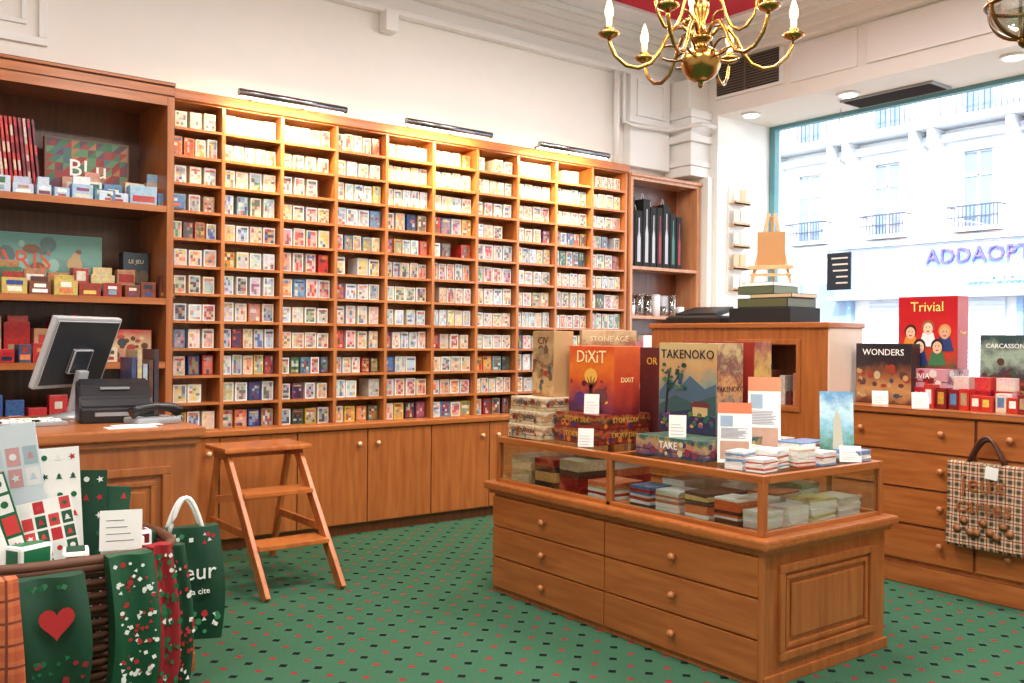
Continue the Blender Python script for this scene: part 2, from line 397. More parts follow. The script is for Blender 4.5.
def deck(x,y,z,w,d,h,dark,theme):
    isd=R.random()<dark
    body=R.choice(palette) if isd else R.choice(lights)
    b.box(x,x+w,y,y+d,z,z+h,dm,0,None,srgb(*body))
    m=w*.11; nx=R.choice([3,4]); nz=R.choice([4,5,6])
    tone=theme if R.random()<.6 else R.choice(palette+soft)
    pa=R.choice(lights)
    for i in range(nx):
        for j in range(nz):
            q=R.random()
            if isd: c=mixc(tone,body,.4) if q<.6 else mixc(R.choice(palette+lights),body,.3)
            else: c=mixc(pa,tone,.3) if q<.46 else (mixc(pa,tone,.75) if q<.78 else mixc(R.choice(palette),pa,.35))
            xa=x+m+(w-2*m)*i/nx; xb=x+m+(w-2*m)*(i+1)/nx; za=z+m+(h-2*m)*j/nz; zc=z+m+(h-2*m)*(j+1)/nz
            b.quad([(xa,y-.0012,za),(xb,y-.0012,za),(xb,y-.0012,zc),(xa,y-.0012,zc)],dm,srgb(*c))
    if R.random()<.4:
        c=mixc(R.choice(palette),(230,225,215),.2)
        b.quad([(x+m,y-.0022,z+h*.78),(x+w-m,y-.0022,z+h*.78),(x+w-m,y-.0022,z+h*.87),(x+m,y-.0022,z+h*.87)],dm,srgb(*c))
for c in range(10):
    for r in range(NR):
        zb=Z0+r*RH+.0095; rt=NR-1-r
        x=GX[c]+.018; xe=GX[c+1]-.016
        dark=.6 if (rt in (3,4) and c in(0,4,5,8)) or rt>=11 else (.32 if rt>=8 else (.16 if rt in(3,4) else .07))
        w0=R.choice([.072,.082,.09,.095]); h0=R.choice([.115,.12,.13,.135])
        y0=GY+.045+R.uniform(0,.02); th=R.choice(palette+soft)
        n=int((xe-x)/w0); gap=(xe-x-n*w0)/n
        for i in range(n):
            w=w0*R.uniform(.95,1.0); h=h0*R.uniform(.96,1.03)
            if R.random()>.03: deck(x,y0+R.uniform(0,.01),zb,w-.003,.16,h,dark,th)
            x+=w0+gap
b.done(False)
for xc in (2.72,4.02,5.32):
    b=B('picture_light'); zl=ZT+.06
    b.cyl((xc-.4,6.06,zl),(xc+.4,6.06,zl),.024,chrome)
    b.box(xc-.38,xc+.38,6.065,6.09,zl-.03,zl-.02,spotm)
    for q in (-.2,.2): b.tube([(xc+q,6.08,zl+.01),(xc+q,6.2,zl+.045),(xc+q,6.36,zl+.05),(xc+q,6.38,ZT+.07)],.008,chrome,6)
    ob=b.done()
    la=bpy.data.lights.new('picture_light_lamp','AREA'); la.shape='RECTANGLE'; la.size=.74; la.size_y=.03; la.energy=16; la.color=(1,.72,.34)
    lo=bpy.data.objects.new('picture_light_lamp',la); lo.location=(xc,6.08,zl-.04); lo.rotation_euler=(math.radians(30),0,0); scene.collection.objects.link(lo); lo.parent=ob
    for q in (-.18,.18):
        la=bpy.data.lights.new('picture_light_bulb','SPOT'); la.energy=24; la.spot_size=math.radians(95); la.spot_blend=1; la.color=(1,.76,.32); la.shadow_soft_size=.03
        lo=bpy.data.objects.new('picture_light_bulb',la); lo.location=(xc+q,6.09,zl-.04); lo.rotation_euler=(math.radians(38),0,0); scene.collection.objects.link(lo); lo.parent=ob

# ------------------------------------------------------------------ right shelf unit
b=B('open_shelf_unit')
x0,x1,y0,y1,zt=6.22,7.2,6.28,6.585,3.05
wp=wood('wood_rose',srgb(176,112,74),srgb(208,150,108))
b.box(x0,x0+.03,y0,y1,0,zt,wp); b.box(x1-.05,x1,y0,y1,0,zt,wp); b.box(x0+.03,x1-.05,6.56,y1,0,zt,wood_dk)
for z in (.1,.9,1.25,1.70,2.17,zt-.03): b.box(x0+.03,x1-.05,y0,6.56,z,z+.03,wp)
b.box(x0-.01,x1+.01,y0-.02,y1,zt,zt+.03,wp,.005); b.done()
b=B('bottle_gift_bags'); x=6.27
for i in range(8):
    w=R.uniform(.085,.11); h=R.uniform(.5,.68)
    if x+w>7.14: break
    b.box(x,x+w-.01,6.36,6.52,2.20,2.20+h,blackm,.006)
    c=R.choice([C(190,190,200),C(150,30,34),C(60,120,110),C(70,160,140),C(180,50,50)]); cx=x+w/2-.005; s=w*.2
    b.quad([(cx-s,6.357,2.25),(cx+s,6.357,2.25),(cx+s,6.357,2.25+h*.42),(cx+s*.35,6.357,2.25+h*.55),(cx+s*.35,6.357,2.25+h*.78),(cx-s*.35,6.357,2.25+h*.78),(cx-s*.35,6.357,2.25+h*.55),(cx-s,6.357,2.25+h*.42)],c)
    b.tube([(cx-.02+.04*k/8,6.42,2.20+h+.06*math.sin(math.pi*k/8)) for k in range(9)],.004,c,6)
    x+=w
b.done(False)
b=B('drinking_glasses')
gl=glassmat('tumbler_glass',(.85,.9,.92,1),.35)
mugw=plain('mug_white',srgb(225,225,228),.3)
for i in range(7):
    for j in range(2):
        m=gl if (i+j)%3 else mugw
        b.lathe([(.03,0),(.04,.005),(.044,.1+.1*(i%2)),(.040,.1+.1*(i%2)),(.036,.012),(.005,.012)],m,(6.31+i*.115,6.36+j*.11,1.73),14)
        b.lathe([(.045,0),(.048,.005),(.03,.012),(.006,.014)],m,(6.31+i*.115,6.36+j*.11,1.93),14) if i%2 else None
b.done()
b=B('boxed_items',col=True)
for zb in (.93,1.28,.13):
    x=6.27
    while x<7.0:
        w=R.uniform(.09,.15); b.box(x,x+w-.01,6.36,6.54,zb,zb+R.uniform(.15,.28),dm,.003,None,srgb(*R.choice(palette+lights))); x+=w
b.done(False)

# ------------------------------------------------------------------ left bookcase
BX0,BX1,BY=-1.2,1.865,5.95
b=B('bookcase')
for x in (BX0,.35,BX1-.045): b.box(x,x+.045,BY,6.58,0,3.0,wood_dk if x<1 else wood_v,.003)
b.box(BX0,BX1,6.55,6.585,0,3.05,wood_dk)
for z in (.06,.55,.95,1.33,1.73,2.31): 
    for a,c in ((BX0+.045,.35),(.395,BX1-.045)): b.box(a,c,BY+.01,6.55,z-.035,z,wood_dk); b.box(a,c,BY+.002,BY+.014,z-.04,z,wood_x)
b.box(BX0,BX1,BY-.01,6.585,3.0,3.06,wood_x,.006); b.box(BX0,BX1,BY-.02,6.585,3.06,3.085,wood_x,.006)
b.box(BX0,BX1-.045,BY,BY+.03,2.94,3.0,wood_x)
b.done()
def gbox(name,cx,cy,z,w,d,h,rz,fm,sm,title=None,tc=None,ts=.05,tz=.8,extras=None,tilt=0,bev=.003,side_title=False):
    """front face = local -Y"""
    b=B(name,(cx,cy,z),rz); M=Matrix.Rotation(-tilt,4,'X') if tilt else Matrix.Identity(4)
    b.box(-w/2,w/2,-d/2,d/2,0,h,sm,bev,M)
    b.box(-w/2+.004,w/2-.004,-d/2-.0015,-d/2+.001,.004,h-.004,fm,0,M)
    tm=tc or paper
    if title: b.text(title,M@Vector((0,-d/2-.004,h*tz)),M.to_3x3()@Vector((1,0,0)),M.to_3x3()@Vector((0,0,1)),ts,tm,.001)
    if side_title and title: b.text(title,(w/2+.001,0,h*.5),(0,1,0),(0,0,1),min(ts*.6,d*.2),tm,.0006)
    if extras: extras(b,M,w,d,h)
    return b.done()
F=-math.pi/2
aA=lambda n,cols,lo,hi,**k: art(n,[srgb(*c) for c in cols],2,lo,hi,**k)
yel=C(240,200,60); wht=C(245,243,238); red=C(190,30,35); gold=C(214,164,60)
def tris(pal,n=5,amt=1.0,zmax=1):
    def f(b,M,w,d,h):
        nx=int(n*w/h)+1; y=-d/2-.0025
        for i in range(nx):
            for j in range(n):
                if R.random()>amt: continue
                xa=-w*.48+w*.96*i/nx; xb=-w*.48+w*.96*(i+1)/nx; za=h*.03+h*.94*zmax*j/n; zc=h*.03+h*.94*zmax*(j+1)/n
                b.quad([(xa,y,za),(xb,y,za),(xb,y,zc)],C(*R.choice(pal))); b.quad([(xa,y,za),(xb,y,zc),(xa,y,zc)],C(*R.choice(pal)))
    return f
def blobs(pal,n,rmin,rmax,ztop=.6):
    def f(b,M,w,d,h):
        y=-d/2-.003
        for i in range(n):
            r=R.uniform(rmin,rmax); cx=R.uniform(-w*.5+r,w*.5-r); cz=R.uniform(r,h*ztop); e=R.uniform(.5,1.3)
            if cz-r*e<0: cz=r*e+.003
            b.quad([Vector((cx+r*math.cos(t*math.pi/5),y-.0001*i,cz+r*e*math.sin(t*math.pi/5))) for t in range(10)],C(*R.choice(pal)))
    return f
gbox('poster_puzzle_box',1.44,6.35,2.31,.5,.06,.42,0,C(70,110,80),C(170,60,50),'BLu',wht,.15,.55,tris([(60,110,76),(150,50,50),(70,100,110),(170,110,70),(96,60,76),(140,40,44),(90,130,90)],8))
gbox('travel_puzzle_box',1.02,6.28,1.73,.98,.08,.38,0,aA('a_par',[(130,56,40),(96,130,120),(110,150,140),(90,140,130)],0,.36,nscale=10,noise=.4),C(110,160,150),'PARIS',C(196,84,60),.16,.55,blobs([(90,130,120),(120,80,60),(180,150,110),(80,106,106),(140,170,160)],30,.015,.05,.85))
b=B('magazine_row',col=True)
for i in range(9): 
    M=Matrix.Translation((.93+i*.024,6.2,2.31))@Matrix.Rotation(-.1,4,'Y'); cc=R.choice([(170,40,50),(140,50,60),(190,60,50),(90,40,50),(200,160,150)]); b.box(0,.014,-.1,.14,0,.46,dm,0,M,srgb(*cc))
    for k in range(4): b.box(.001,.013,-.102,-.1,.05+k*.1,.11+k*.1,dm,0,M,srgb(*R.choice([(210,180,160),(120,30,40),(200,70,60)])))
b.done(False)
def smallrow(name,x0,x1,y,z,pal,hr,wr,d=.1,rot=.15):
    b=B(name,col=True); x=x0
    while x<x1:
        w=R.uniform(*wr); h=R.uniform(*hr); c=srgb(*R.choice(pal))
        M=Matrix.Translation((x+w/2,y+d/2,z))@Matrix.Rotation(R.uniform(-rot,rot),4,'Z'); W=(w-.014)/2; D=d/2-.008
        b.box(-W,W,-D,D,0,h,dm,.003,M,c)
        for j in range(R.choice([1,2,2])):
            k=srgb(*R.choice(lights+palette)); za=h*(.15+.4*j); zc=za+h*R.uniform(.2,.34); xs=W*R.uniform(.4,.85)
            b.quad([M@Vector(p) for p in ((-xs,-D-.001,za),(xs,-D-.001,za),(xs,-D-.001,zc),(-xs,-D-.001,zc))],dm,k)
        if R.random()<.3:
            b.box(-W*.8,W*.8,-D*.8,D*.8,h,h+R.uniform(.03,.06),dm,.002,M@Matrix.Rotation(R.uniform(-.3,.3),4,'Z'),srgb(*R.choice(pal)))
        x+=w
    b.done(False)
bl=[(225,225,225),(150,180,205),(190,200,215),(90,130,170),(215,190,170),(196,140,120)]
smallrow('card_game_boxes',.45,1.42,6.0,2.31,bl,(.06,.1),(.08,.16))
smallrow('card_game_boxes',1.42,1.8,6.0,2.31,bl,(.06,.12),(.15,.2),.12)
smallrow('card_game_boxes',1.25,1.8,6.14,2.31,bl,(.13,.17),(.1,.16),.08)
smallrow('card_game_boxes',.45,1.8,6.0,1.73,[(150,50,40),(120,60,40),(190,140,80),(110,70,60),(196,170,90),(90,50,40)],(.07,.1),(.09,.16))
smallrow('card_game_boxes',.9,1.6,6.12,1.73,[(160,60,50),(60,110,80),(170,120,80),(200,180,130)],(.12,.18),(.09,.16),.08)
gbox('book_box',1.72,6.3,1.73,.16,.1,.3,0,C(60,70,80),C(50,56,66),'LE JEU',cream,.035,.8,blobs([(110,90,70),(40,50,60),(150,130,100)],6,.02,.04))
smallrow('card_game_boxes',.6,1.22,6.14,1.33,[(180,40,40),(190,60,50),(160,50,40),(200,150,110)],(.18,.29),(.1,.2))
smallrow('card_game_boxes',.6,1.5,6.0,1.33,[(180,40,40),(120,40,40),(210,190,160),(60,70,100)],(.07,.12),(.08,.14))
gbox('picture_game_box',1.64,6.12,1.33,.26,.1,.2,0,aA('a_pic',[(150,50,40),(200,170,130),(170,40,40)],0,.2,noise=.4),C(170,36,36),None,None,.04,.8,blobs([(90,60,50),(210,180,140),(160,60,50),(60,60,60)],14,.01,.03,.8))
b=B('red_paper_stars')
for i in range(7):
    a=i*.35; b.box(-.02,.02,-.01,.01,0,.26,red,.003,Matrix.Translation((1.38,6.36,1.37))@Matrix.Rotation(-1.05+a,4,'Y'))
b.cyl((1.38,6.36,1.33),(1.38,6.36,1.39),.05,C(90,50,30),12)
b.done()
smallrow('card_game_boxes',.45,1.8,6.05,.95,[(180,40,40),(190,60,50),(210,190,160),(60,90,140)],(.1,.25),(.1,.2))

# ------------------------------------------------------------------ sales desk
DX0,DX1,DY0,DY1,DZ=-1.3,1.38,3.95,4.88,1.11
b=B('sales_desk')
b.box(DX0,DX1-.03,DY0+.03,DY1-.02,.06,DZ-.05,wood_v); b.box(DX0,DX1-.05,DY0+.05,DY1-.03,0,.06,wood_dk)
b.box(DX0-.02,DX1,DY0-.01,DY1,DZ-.045,DZ,wood_x,.008); b.box(DX0,DX1-.015,DY0+.01,DY1-.01,DZ-.075,DZ-.045,wood_x,.008)
for x0,x1 in ((-1.25,-.45),(-.35,.45),(.56,1.24)):
    frame_y(b,DY0+.03,x0,x1,.18,DZ-.16,.035,.02,wood_v); frame_y(b,DY0+.03,x0+.06,x1-.06,.24,DZ-.22,.02,.012,wood_v)
    b.box(x0+.1,x1-.1,DY0+.018,DY0+.03,.28,DZ-.26,wood_v,.006)
b.box(DX0,DX1-.03,DY0+.015,DY0+.03,.06,.14,wood_x,.006)
b.done()
b=B('computer_monitor',(.985,4.70,DZ),math.radians(217))
b.lathe([(.11,0),(.11,.012),(.04,.025),(.025,.03)],silver,(0,.04,0),24)
T=Matrix.Translation((0,-.02,.15))@Matrix.Rotation(math.radians(-22),4,'X')
b.beam((0,.04,.02),(0,.09,.22),.06,.03,silver,bev=.006)
b.box(-.215,.215,0,.03,0,.35,silver,.008,T); b.box(-.20,.20,.028,.036,.018,.334,plain('monitor_back',srgb(40,44,48),.4),.003,T)
b.box(-.20,.20,-.003,.005,.02,.332,black,0,T); b.box(-.06,.06,.036,.055,.08,.2,plain('monitor_back',srgb(40,44,48),.4),.006,T)
b.done()
b=B('receipt_printer',(1.12,4.40,DZ),math.radians(-8))
pr_=[(-.12,0),(-.12,.07),(-.08,.11),(-.02,.16),(.05,.19),(.10,.18),(.12,.15),(.12,0)]
k=b.mi(black); L=[b.bm.verts.new((-.15,y,z)) for y,z in pr_]; Rr=[b.bm.verts.new((.15,y,z)) for y,z in pr_]
b.bm.faces.new(L); b.bm.faces.new(Rr[::-1])
for i in range(len(pr_)):
    j=(i+1)%len(pr_); b.bm.faces.new((L[i],Rr[i],Rr[j],L[j]))
bmesh.ops.bevel(b.bm,geom=list(b.bm.edges),offset=.01,segments=2,affect='EDGES')
b.box(-.09,.09,-.124,-.118,.03,.05,grey,.002); b.box(-.06,.06,-.05,-.03,.145,.155,grey); b.done()
b=B('telephone',(1.23,4.18,DZ),math.radians(10))
b.box(-.10,.10,-.06,.08,0,.03,grey,.01); b.tube([(-.11,-.02,.05),(-.07,-.02,.07),(0,-.02,.078),(.07,-.02,.07),(.11,-.02,.05)],[.026,.022,.016,.022,.026],black,10)
for i in range(4):
    for j in range(3): b.box(-.03+j*.024,-.012+j*.024,.02+i*.014,.03+i*.014,.03,.036,blackm)
b.tube([(.10+.012*math.cos(i*1.2),-.05+.02*i/20,.02+.012*math.sin(i*1.2)) for i in range(24)],.004,grey,6); b.done()
b=B('keyboard',(.68,4.34,DZ),math.radians(6)); b.box(-.22,.22,-.08,.08,0,.02,grey,.005)
for i in range(14):
    for j in range(5): b.box(-.205+i*.029,-.181+i*.029,-.068+j*.028,-.046+j*.028,.02,.028,paper if (i+j)%5 else blackm)
b.done()
b=B('brochure_holder',(1.31,4.66,DZ),col=True)
for i,c in enumerate([(60,70,110),(190,170,130),(170,170,180),(90,60,50),(60,50,60)]): b.box(-.07+i*.026,-.05+i*.026,-.1,.1,.01,.28+.04*math.sin(i*2),dm,0,None,srgb(*c))
b.box(-.08,.07,-.11,.11,0,.01,dm,0,None,srgb(40,40,44))
b.done(False)
b=B('paper_sheets',(1.0,4.06,DZ)); b.box(0,.2,-.05,.03,0,.003,paper); b.box(.05,.24,-.03,.06,.003,.006,paper,0,Matrix.Rotation(.2,4,'Z')); b.done()

# ------------------------------------------------------------------ step stool
b=B('step_stool')
xa,xb=2.09,2.56
ytop,zt=5.62,.81
for x in (xa,xb):
    b.beam((x,4.97,0.0),(x,ytop,zt-.03),.03,.075,wood_stool,bev=.005)
    b.beam((x,6.0,0),(x,5.74,zt-.03),.03,.05,wood_stool,bev=.005)
    b.box(x-.012,x+.012,5.3,5.93,.30,.345,wood_stool,.003)
    b.box(x-.015,x+.015,5.56,5.8,zt-.08,zt-.03,wood_stool,.003)
b.box(xa-.05,xb+.05,5.5,5.86,zt-.03,zt,wood_stool,.008)
for f in (.34,.69):
    y=4.97+(ytop-4.97)*f; z=(zt-.03)*f
    b.box(xa+.015,xb-.015,y-.08,y+.13,z-.014,z+.014,wood_stool,.005)
b.box(xa+.015,xb-.015,5.86,5.885,.42,.47,wood_stool,.003); b.box(xa+.015,xb-.015,5.77,5.79,zt-.09,zt-.03,wood_stool,.003)
b.done()

# ------------------------------------------------------------------ glass display counter
CX0,CX1,CY0,CY1=3.27,4.25,2.48,4.45; SZ=.65; TZ=.915
b=B('glass_display_counter')
b.box(CX0+.015,CX1-.015,CY0+.015,CY1-.015,0,SZ-.04,wood_v)
b.box(CX0-.035,CX1+.035,CY0-.035,CY1+.035,SZ-.045,SZ,wood_y,.012); b.box(CX0-.012,CX1+.012,CY0-.012,CY1+.012,SZ-.07,SZ-.045,wood_y,.008)
ym=(CY0+CY1)/2
dz=(SZ-.08-.03)/3
for k,(a,c) in enumerate(((CY0+.025,ym-.004),(ym+.004,CY1-.025))):
    for r in range(3):
        z=.03+r*dz
        b.box(CX0-.004,CX0+.015,a,c,z+.004,z+dz-.004,wood_y,.004)
        knob_x(b,CX0-.004,a+(c-a)*.5,z+dz*.52,.019)
b.box(CX0-.002,CX0+.015,CY0+.0,CY0+.025,0,SZ-.07,wood_v,.003)
frame_y(b,CY0+.015,CX0+.12,CX1-.12,.10,SZ-.13,.035,.018,wood_v); frame_y(b,CY0+.015,CX0+.17,CX1-.17,.15,SZ-.18,.02,.012,wood_v)
b.box(CX0+.21,CX1-.21,CY0+.004,CY0+.015,.19,SZ-.22,wood_v,.008)
b.box(CX0,CX1,CY0+.0,CY0+.015,0,.05,wood_v,.004)
p=.032; ax0,ax1,ay0,ay1=CX0+.02,CX1-.02,CY0+.02,CY1-.02
for x in (ax0,ax1-p):
    for y in (ay0,ym-p/2,ay1-p): b.box(x,x+p,y,y+p,SZ,TZ-.03,wood_v,.003)
b.box(ax0,ax0+p+.01,ay0,ay1,TZ-.035,TZ,wood_y,.004); b.box(ax1-p-.01,ax1,ay0,ay1,TZ-.035,TZ,wood_y,.004)
for y in (ay0,ym-p/2,ay1-p): b.box(ax0+p+.01,ax1-p-.01,y,y+p,TZ-.035,TZ,wood_x,.003)
for x in (ax0,ax1-p): b.box(x,x+p,ay0+p,ay1-p,SZ,SZ+.02,wood_y,.002)
b.box(ax0+p,ax1-p,ay0+.005,ay0+.03,SZ,SZ+.02,wood_x,.002)
b.box(ax0+p,ax1-p,ay0+p,ay1-p,TZ-.012,TZ-.001,cglass)
b.box(ax0+.01,ax0+.016,ay0+p,ay1-p,SZ+.01,TZ-.03,cglass); b.box(ax1-.016,ax1-.01,ay0+p,ay1-p,SZ+.01,TZ-.03,cglass)
b.box(ax0+p,ax1-p,ay0+.012,ay0+.018,SZ+.01,TZ-.03,cglass); b.box(ax0+p,ax1-p,ay1-.018,ay1-.012,SZ+.01,TZ-.03,cglass)
b.done()
b=B('books_in_case',col=True)
def stack(cx,cy,z,n,w,d,t,pal,rz=0,j=.03):
    for i in range(n):
        M=Matrix.Translation((cx,cy,z))@Matrix.Rotation(rz+R.uniform(-j,j)*3,4,'Z')
        tt=t*R.uniform(.7,1.3); b.box(-w/2,w/2,-d/2,d/2,0,tt,dm,.0015,M,srgb(*R.choice(pal))); z+=tt
pal1=[(230,228,222),(215,120,80),(210,210,215),(90,120,160),(240,238,230),(60,60,60),(170,50,44),(200,180,120)]
wp_=[(238,236,228),(226,222,214),(200,206,190),(215,214,214),(190,120,90)]
zz=SZ+.001
stack(3.43,3.30,zz,8,.16,.14,.014,pal1); stack(3.44,3.12,zz,9,.17,.15,.013,wp_); stack(3.43,2.93,zz,10,.16,.14,.013,pal1); stack(3.42,2.75,zz,9,.14,.14,.014,[(40,40,44),(200,90,50),(230,228,222),(30,30,34)]); stack(3.42,2.60,zz,6,.13,.12,.014,wp_)
stack(3.62,3.25,zz,9,.17,.14,.014,wp_); stack(3.64,3.0,zz,7,.16,.16,.014,pal1); stack(3.62,2.78,zz,9,.15,.14,.014,pal1); stack(3.62,2.61,zz,6,.14,.12,.014,[(235,235,225),(226,222,214)])
stack(3.84,2.64,zz,7,.2,.14,.014,[(190,215,205),(235,235,225),(200,200,140)]); stack(4.07,2.66,zz,6,.18,.16,.014,wp_); stack(3.86,2.88,zz,8,.2,.18,.014,wp_); stack(4.09,2.92,zz,8,.16,.2,.015,[(190,215,205),(120,150,120),(200,200,140)]); stack(3.9,3.25,zz,6,.3,.3,.02,pal1)
for k in range(3): stack(3.50,4.31-.22*k,zz,4,.24,.17,.045,[[(214,196,160),(60,50,44),(190,170,130)],[(150,40,36),(60,50,44),(190,150,90)],[(200,180,150),(150,40,36),(90,60,50)]][k])
stack(3.5,3.63,zz,5,.22,.2,.02,pal1); stack(3.85,4.1,zz,3,.3,.5,.06,pal1)
b.done(False)
def flatbox(name,x0,x1,y0,y1,z,h,m,title,tm,ts,pal=None):
    cx,cy=(x0+x1)/2,(y0+y1)/2
    b=B(name,(cx,cy,z)); X=(x1-x0)/2; Y=(y1-y0)/2
    b.box(-X,X,-Y,Y,0,h,m,.003); b.box(-X-.0015,X+.0015,-Y-.0015,Y+.0015,h*.3,h*.33,C(40,30,26))
    if pal:
        for i in range(14):
            r=R.uniform(.008,h*.25); u=R.uniform(-Y+r,Y-r); c=C(*R.choice(pal)); zz_=R.uniform(r,h-r)
            b.quad([Vector((-X-.002-.00005*i,u+r*math.cos(t),zz_+r*math.sin(t))) for t in (0,1.2,2.5,3.7,5)],c)
            u=R.uniform(-X+r,X-r); b.quad([Vector((u+r*math.cos(t),-Y-.002-.00005*i,zz_+r*math.sin(t))) for t in (0,1.2,2.5,3.7,5)],c)
    b.text(title,(-X-.003,0,h*.6),(0,-1,0),(0,0,1),ts,tm,.0006); b.text(title,(0,-Y-.003,h*.6),(1,0,0),(0,0,1),ts,tm,.0006); b.done()
a_cr=aA('a_cream',[(196,170,126),(226,208,172),(170,120,80),(230,216,188)],0,.08,noise=.6,nscale=30)
a_rs=aA('a_redstack',[(110,34,30),(156,62,40),(60,50,46),(170,110,60),(120,34,32)],0,.08,noise=.7,nscale=22)
for i in range(3): flatbox('strategy_game_box',3.36+.01*i,3.76+.01*i,4.12,4.41,TZ+i*.08,.08,a_cr,'CIVILISATION',C(80,50,30),.035,[(150,100,70),(110,120,130),(190,150,100),(140,50,40)])
for i in range(2): flatbox('party_game_box',3.46+.01*i,3.86+.01*i,3.73,4.10,TZ+i*.083,.083,a_rs,'STORY DIX',gold,.04,[(200,120,50),(70,50,90),(60,40,40),(180,60,50)])
flatbox('family_game_box',3.42,3.88,2.95,3.40,TZ,.10,aA('a_flat',[(40,70,90),(130,90,110),(180,150,100),(60,100,90)],0,.1,noise=.8,nscale=20),'TAKE',wht,.05,[(190,120,90),(50,60,100),(200,190,150),(130,50,70)])
gbox('strategy_game_box',3.57,4.25,TZ+.24,.2,.15,.39,F,aA('a_std',[(150,100,60),(204,170,120),(120,90,60),(196,160,116),(170,130,90)],0,.38,noise=.5,nscale=16),C(186,150,104),'CIV',C(90,40,30),.06,.85,blobs([(120,80,50),(170,60,50),(90,90,90),(200,160,110),(150,130,100)],20,.012,.03,.75))
flatbox('party_game_box',3.84,4.17,4.05,4.38,TZ,.28,aA('a_bk',[(150,60,40),(220,190,150),(120,60,60)],0,.28,noise=.6,nscale=14),'CATAN',wht,.05)
gbox('adventure_game_box',3.99,4.22,TZ+.28,.34,.12,.36,math.radians(-35),aA('a_bk2',[(60,36,30),(120,60,50),(190,150,110),(150,90,70),(200,170,130)],0,.34,noise=.6,nscale=12),C(190,160,120),'STONE AGE',C(240,220,180),.045,.85)
def sun_hill(b,M,w,d,h):
    y=-d/2-.003
    for k,(cx,cz,r,m) in enumerate(((.0,h*.55,.055,C(240,180,80)),(-.09,h*.2,.05,C(90,50,110)),(.08,h*.25,.06,C(110,60,60)),(.0,h*.12,.045,C(60,40,80)))):
        b.quad([Vector((cx+r*math.cos(t*math.pi/6),y-.0003*k,cz+r*.8*math.sin(t*math.pi/6))) for t in range(12)],m)
    b.quad([(-.03,y-.002,h*.05),(.03,y-.002,h*.05),(.012,y-.002,h*.42),(-.008,y-.002,h*.42)],C(60,34,40))
    for i in range(5):
        a=-.9+i*.45; b.quad([(0,y-.002,h*.36),(.01,y-.002,h*.36),(.07*math.sin(a)+.006,y-.002,h*.36+.07*math.cos(a)),(.07*math.sin(a),y-.002,h*.36+.07*math.cos(a))],C(60,34,40))
    blobs([(90,40,50),(150,50,40),(240,170,80)],8,.008,.02,.5)(b,M,w,d,h)
gbox('picture_card_game_box',3.68,3.92,TZ+.166,.38,.2,.38,F,aA('a_dix',[(80,46,80),(150,60,70),(210,90,44),(232,120,44),(214,84,44)],0,.36,noise=.35,nscale=9),aA('a_dixs',[(120,40,50),(190,70,44),(216,100,54)],0,.38,noise=.4,nscale=10),'DiXiT',C(248,230,170),.1,.83,sun_hill,side_title=True)
gbox('dark_game_box',3.99,3.76,TZ,.2,.16,.54,F,C(90,40,40),C(84,30,34),'OR',gold,.06,.85)
def bamboo(b,M,w,d,h):
    y=-d/2-.003
    def poly(p,c,k): b.quad([Vector((u*w,y-.0003*k,v*h)) for u,v in p],C(*c))
    poly([(-.48,.45),(-.3,.6),(-.12,.5),(.05,.64),(.3,.5),(.48,.56),(.48,.36),(-.48,.36)],(76,96,112),0)
    poly([(-.48,.3),(-.2,.42),(.1,.34),(.48,.44),(.48,.22),(-.48,.22)],(60,84,84),1)
    poly([(-.48,.2),(.1,.27),(.48,.2),(.48,.01),(-.48,.01)],(50,50,80),2)
    poly([(.05,.3),(.4,.3),(.34,.36),(.12,.36)],(110,50,50),4); poly([(.1,.2),(.35,.2),(.35,.3),(.1,.3)],(200,170,120),3)
    poly([(-.4,.05),(-.36,.05),(-.29,.7),(-.32,.7)],(36,34,40),4); poly([(-.33,.45),(-.31,.45),(-.1,.66),(-.13,.66)],(36,34,40),4)
    for i in range(60):
        lo=i<34
        cx=R.uniform(-w*.43,w*.43) if lo else -w*R.uniform(.02,.43); cz=R.uniform(.03,h*.24) if lo else h*R.uniform(.5,.76); r=R.uniform(.006,.02)
        pal=[C(150,80,100),C(70,60,110),C(50,96,80),C(206,150,90),C(110,70,110),C(90,120,60)] if lo else [C(50,90,70),C(36,70,60),C(80,110,60),C(60,70,100)]
        b.quad([Vector((cx+r*math.cos(t*math.pi/4),y-.002-.00005*i,cz+r*.7*math.sin(t*math.pi/4))) for t in range(8)],R.choice(pal))
gbox('panda_board_game_box',3.75,3.26,TZ+.10,.40,.2,.47,F,aA('a_tak',[(60,80,90),(90,110,110),(120,140,130),(200,150,100),(196,170,120)],0,.46,noise=.35,nscale=9),aA('a_taks',[(140,50,40),(60,84,100),(200,140,84),(110,60,60),(190,160,110)],0,.46,noise=.6,nscale=16),'TAKENOKO',C(44,30,50),.066,.87,bamboo,side_title=True)
gbox('red_game_box',4.0,3.3,TZ,.5,.14,.58,F,C(150,44,36),aA('a_rgs',[(110,30,30),(180,70,46),(200,160,80),(140,44,44)],0,.6,noise=.5,nscale=12),'GAME',yel,.07,.9)
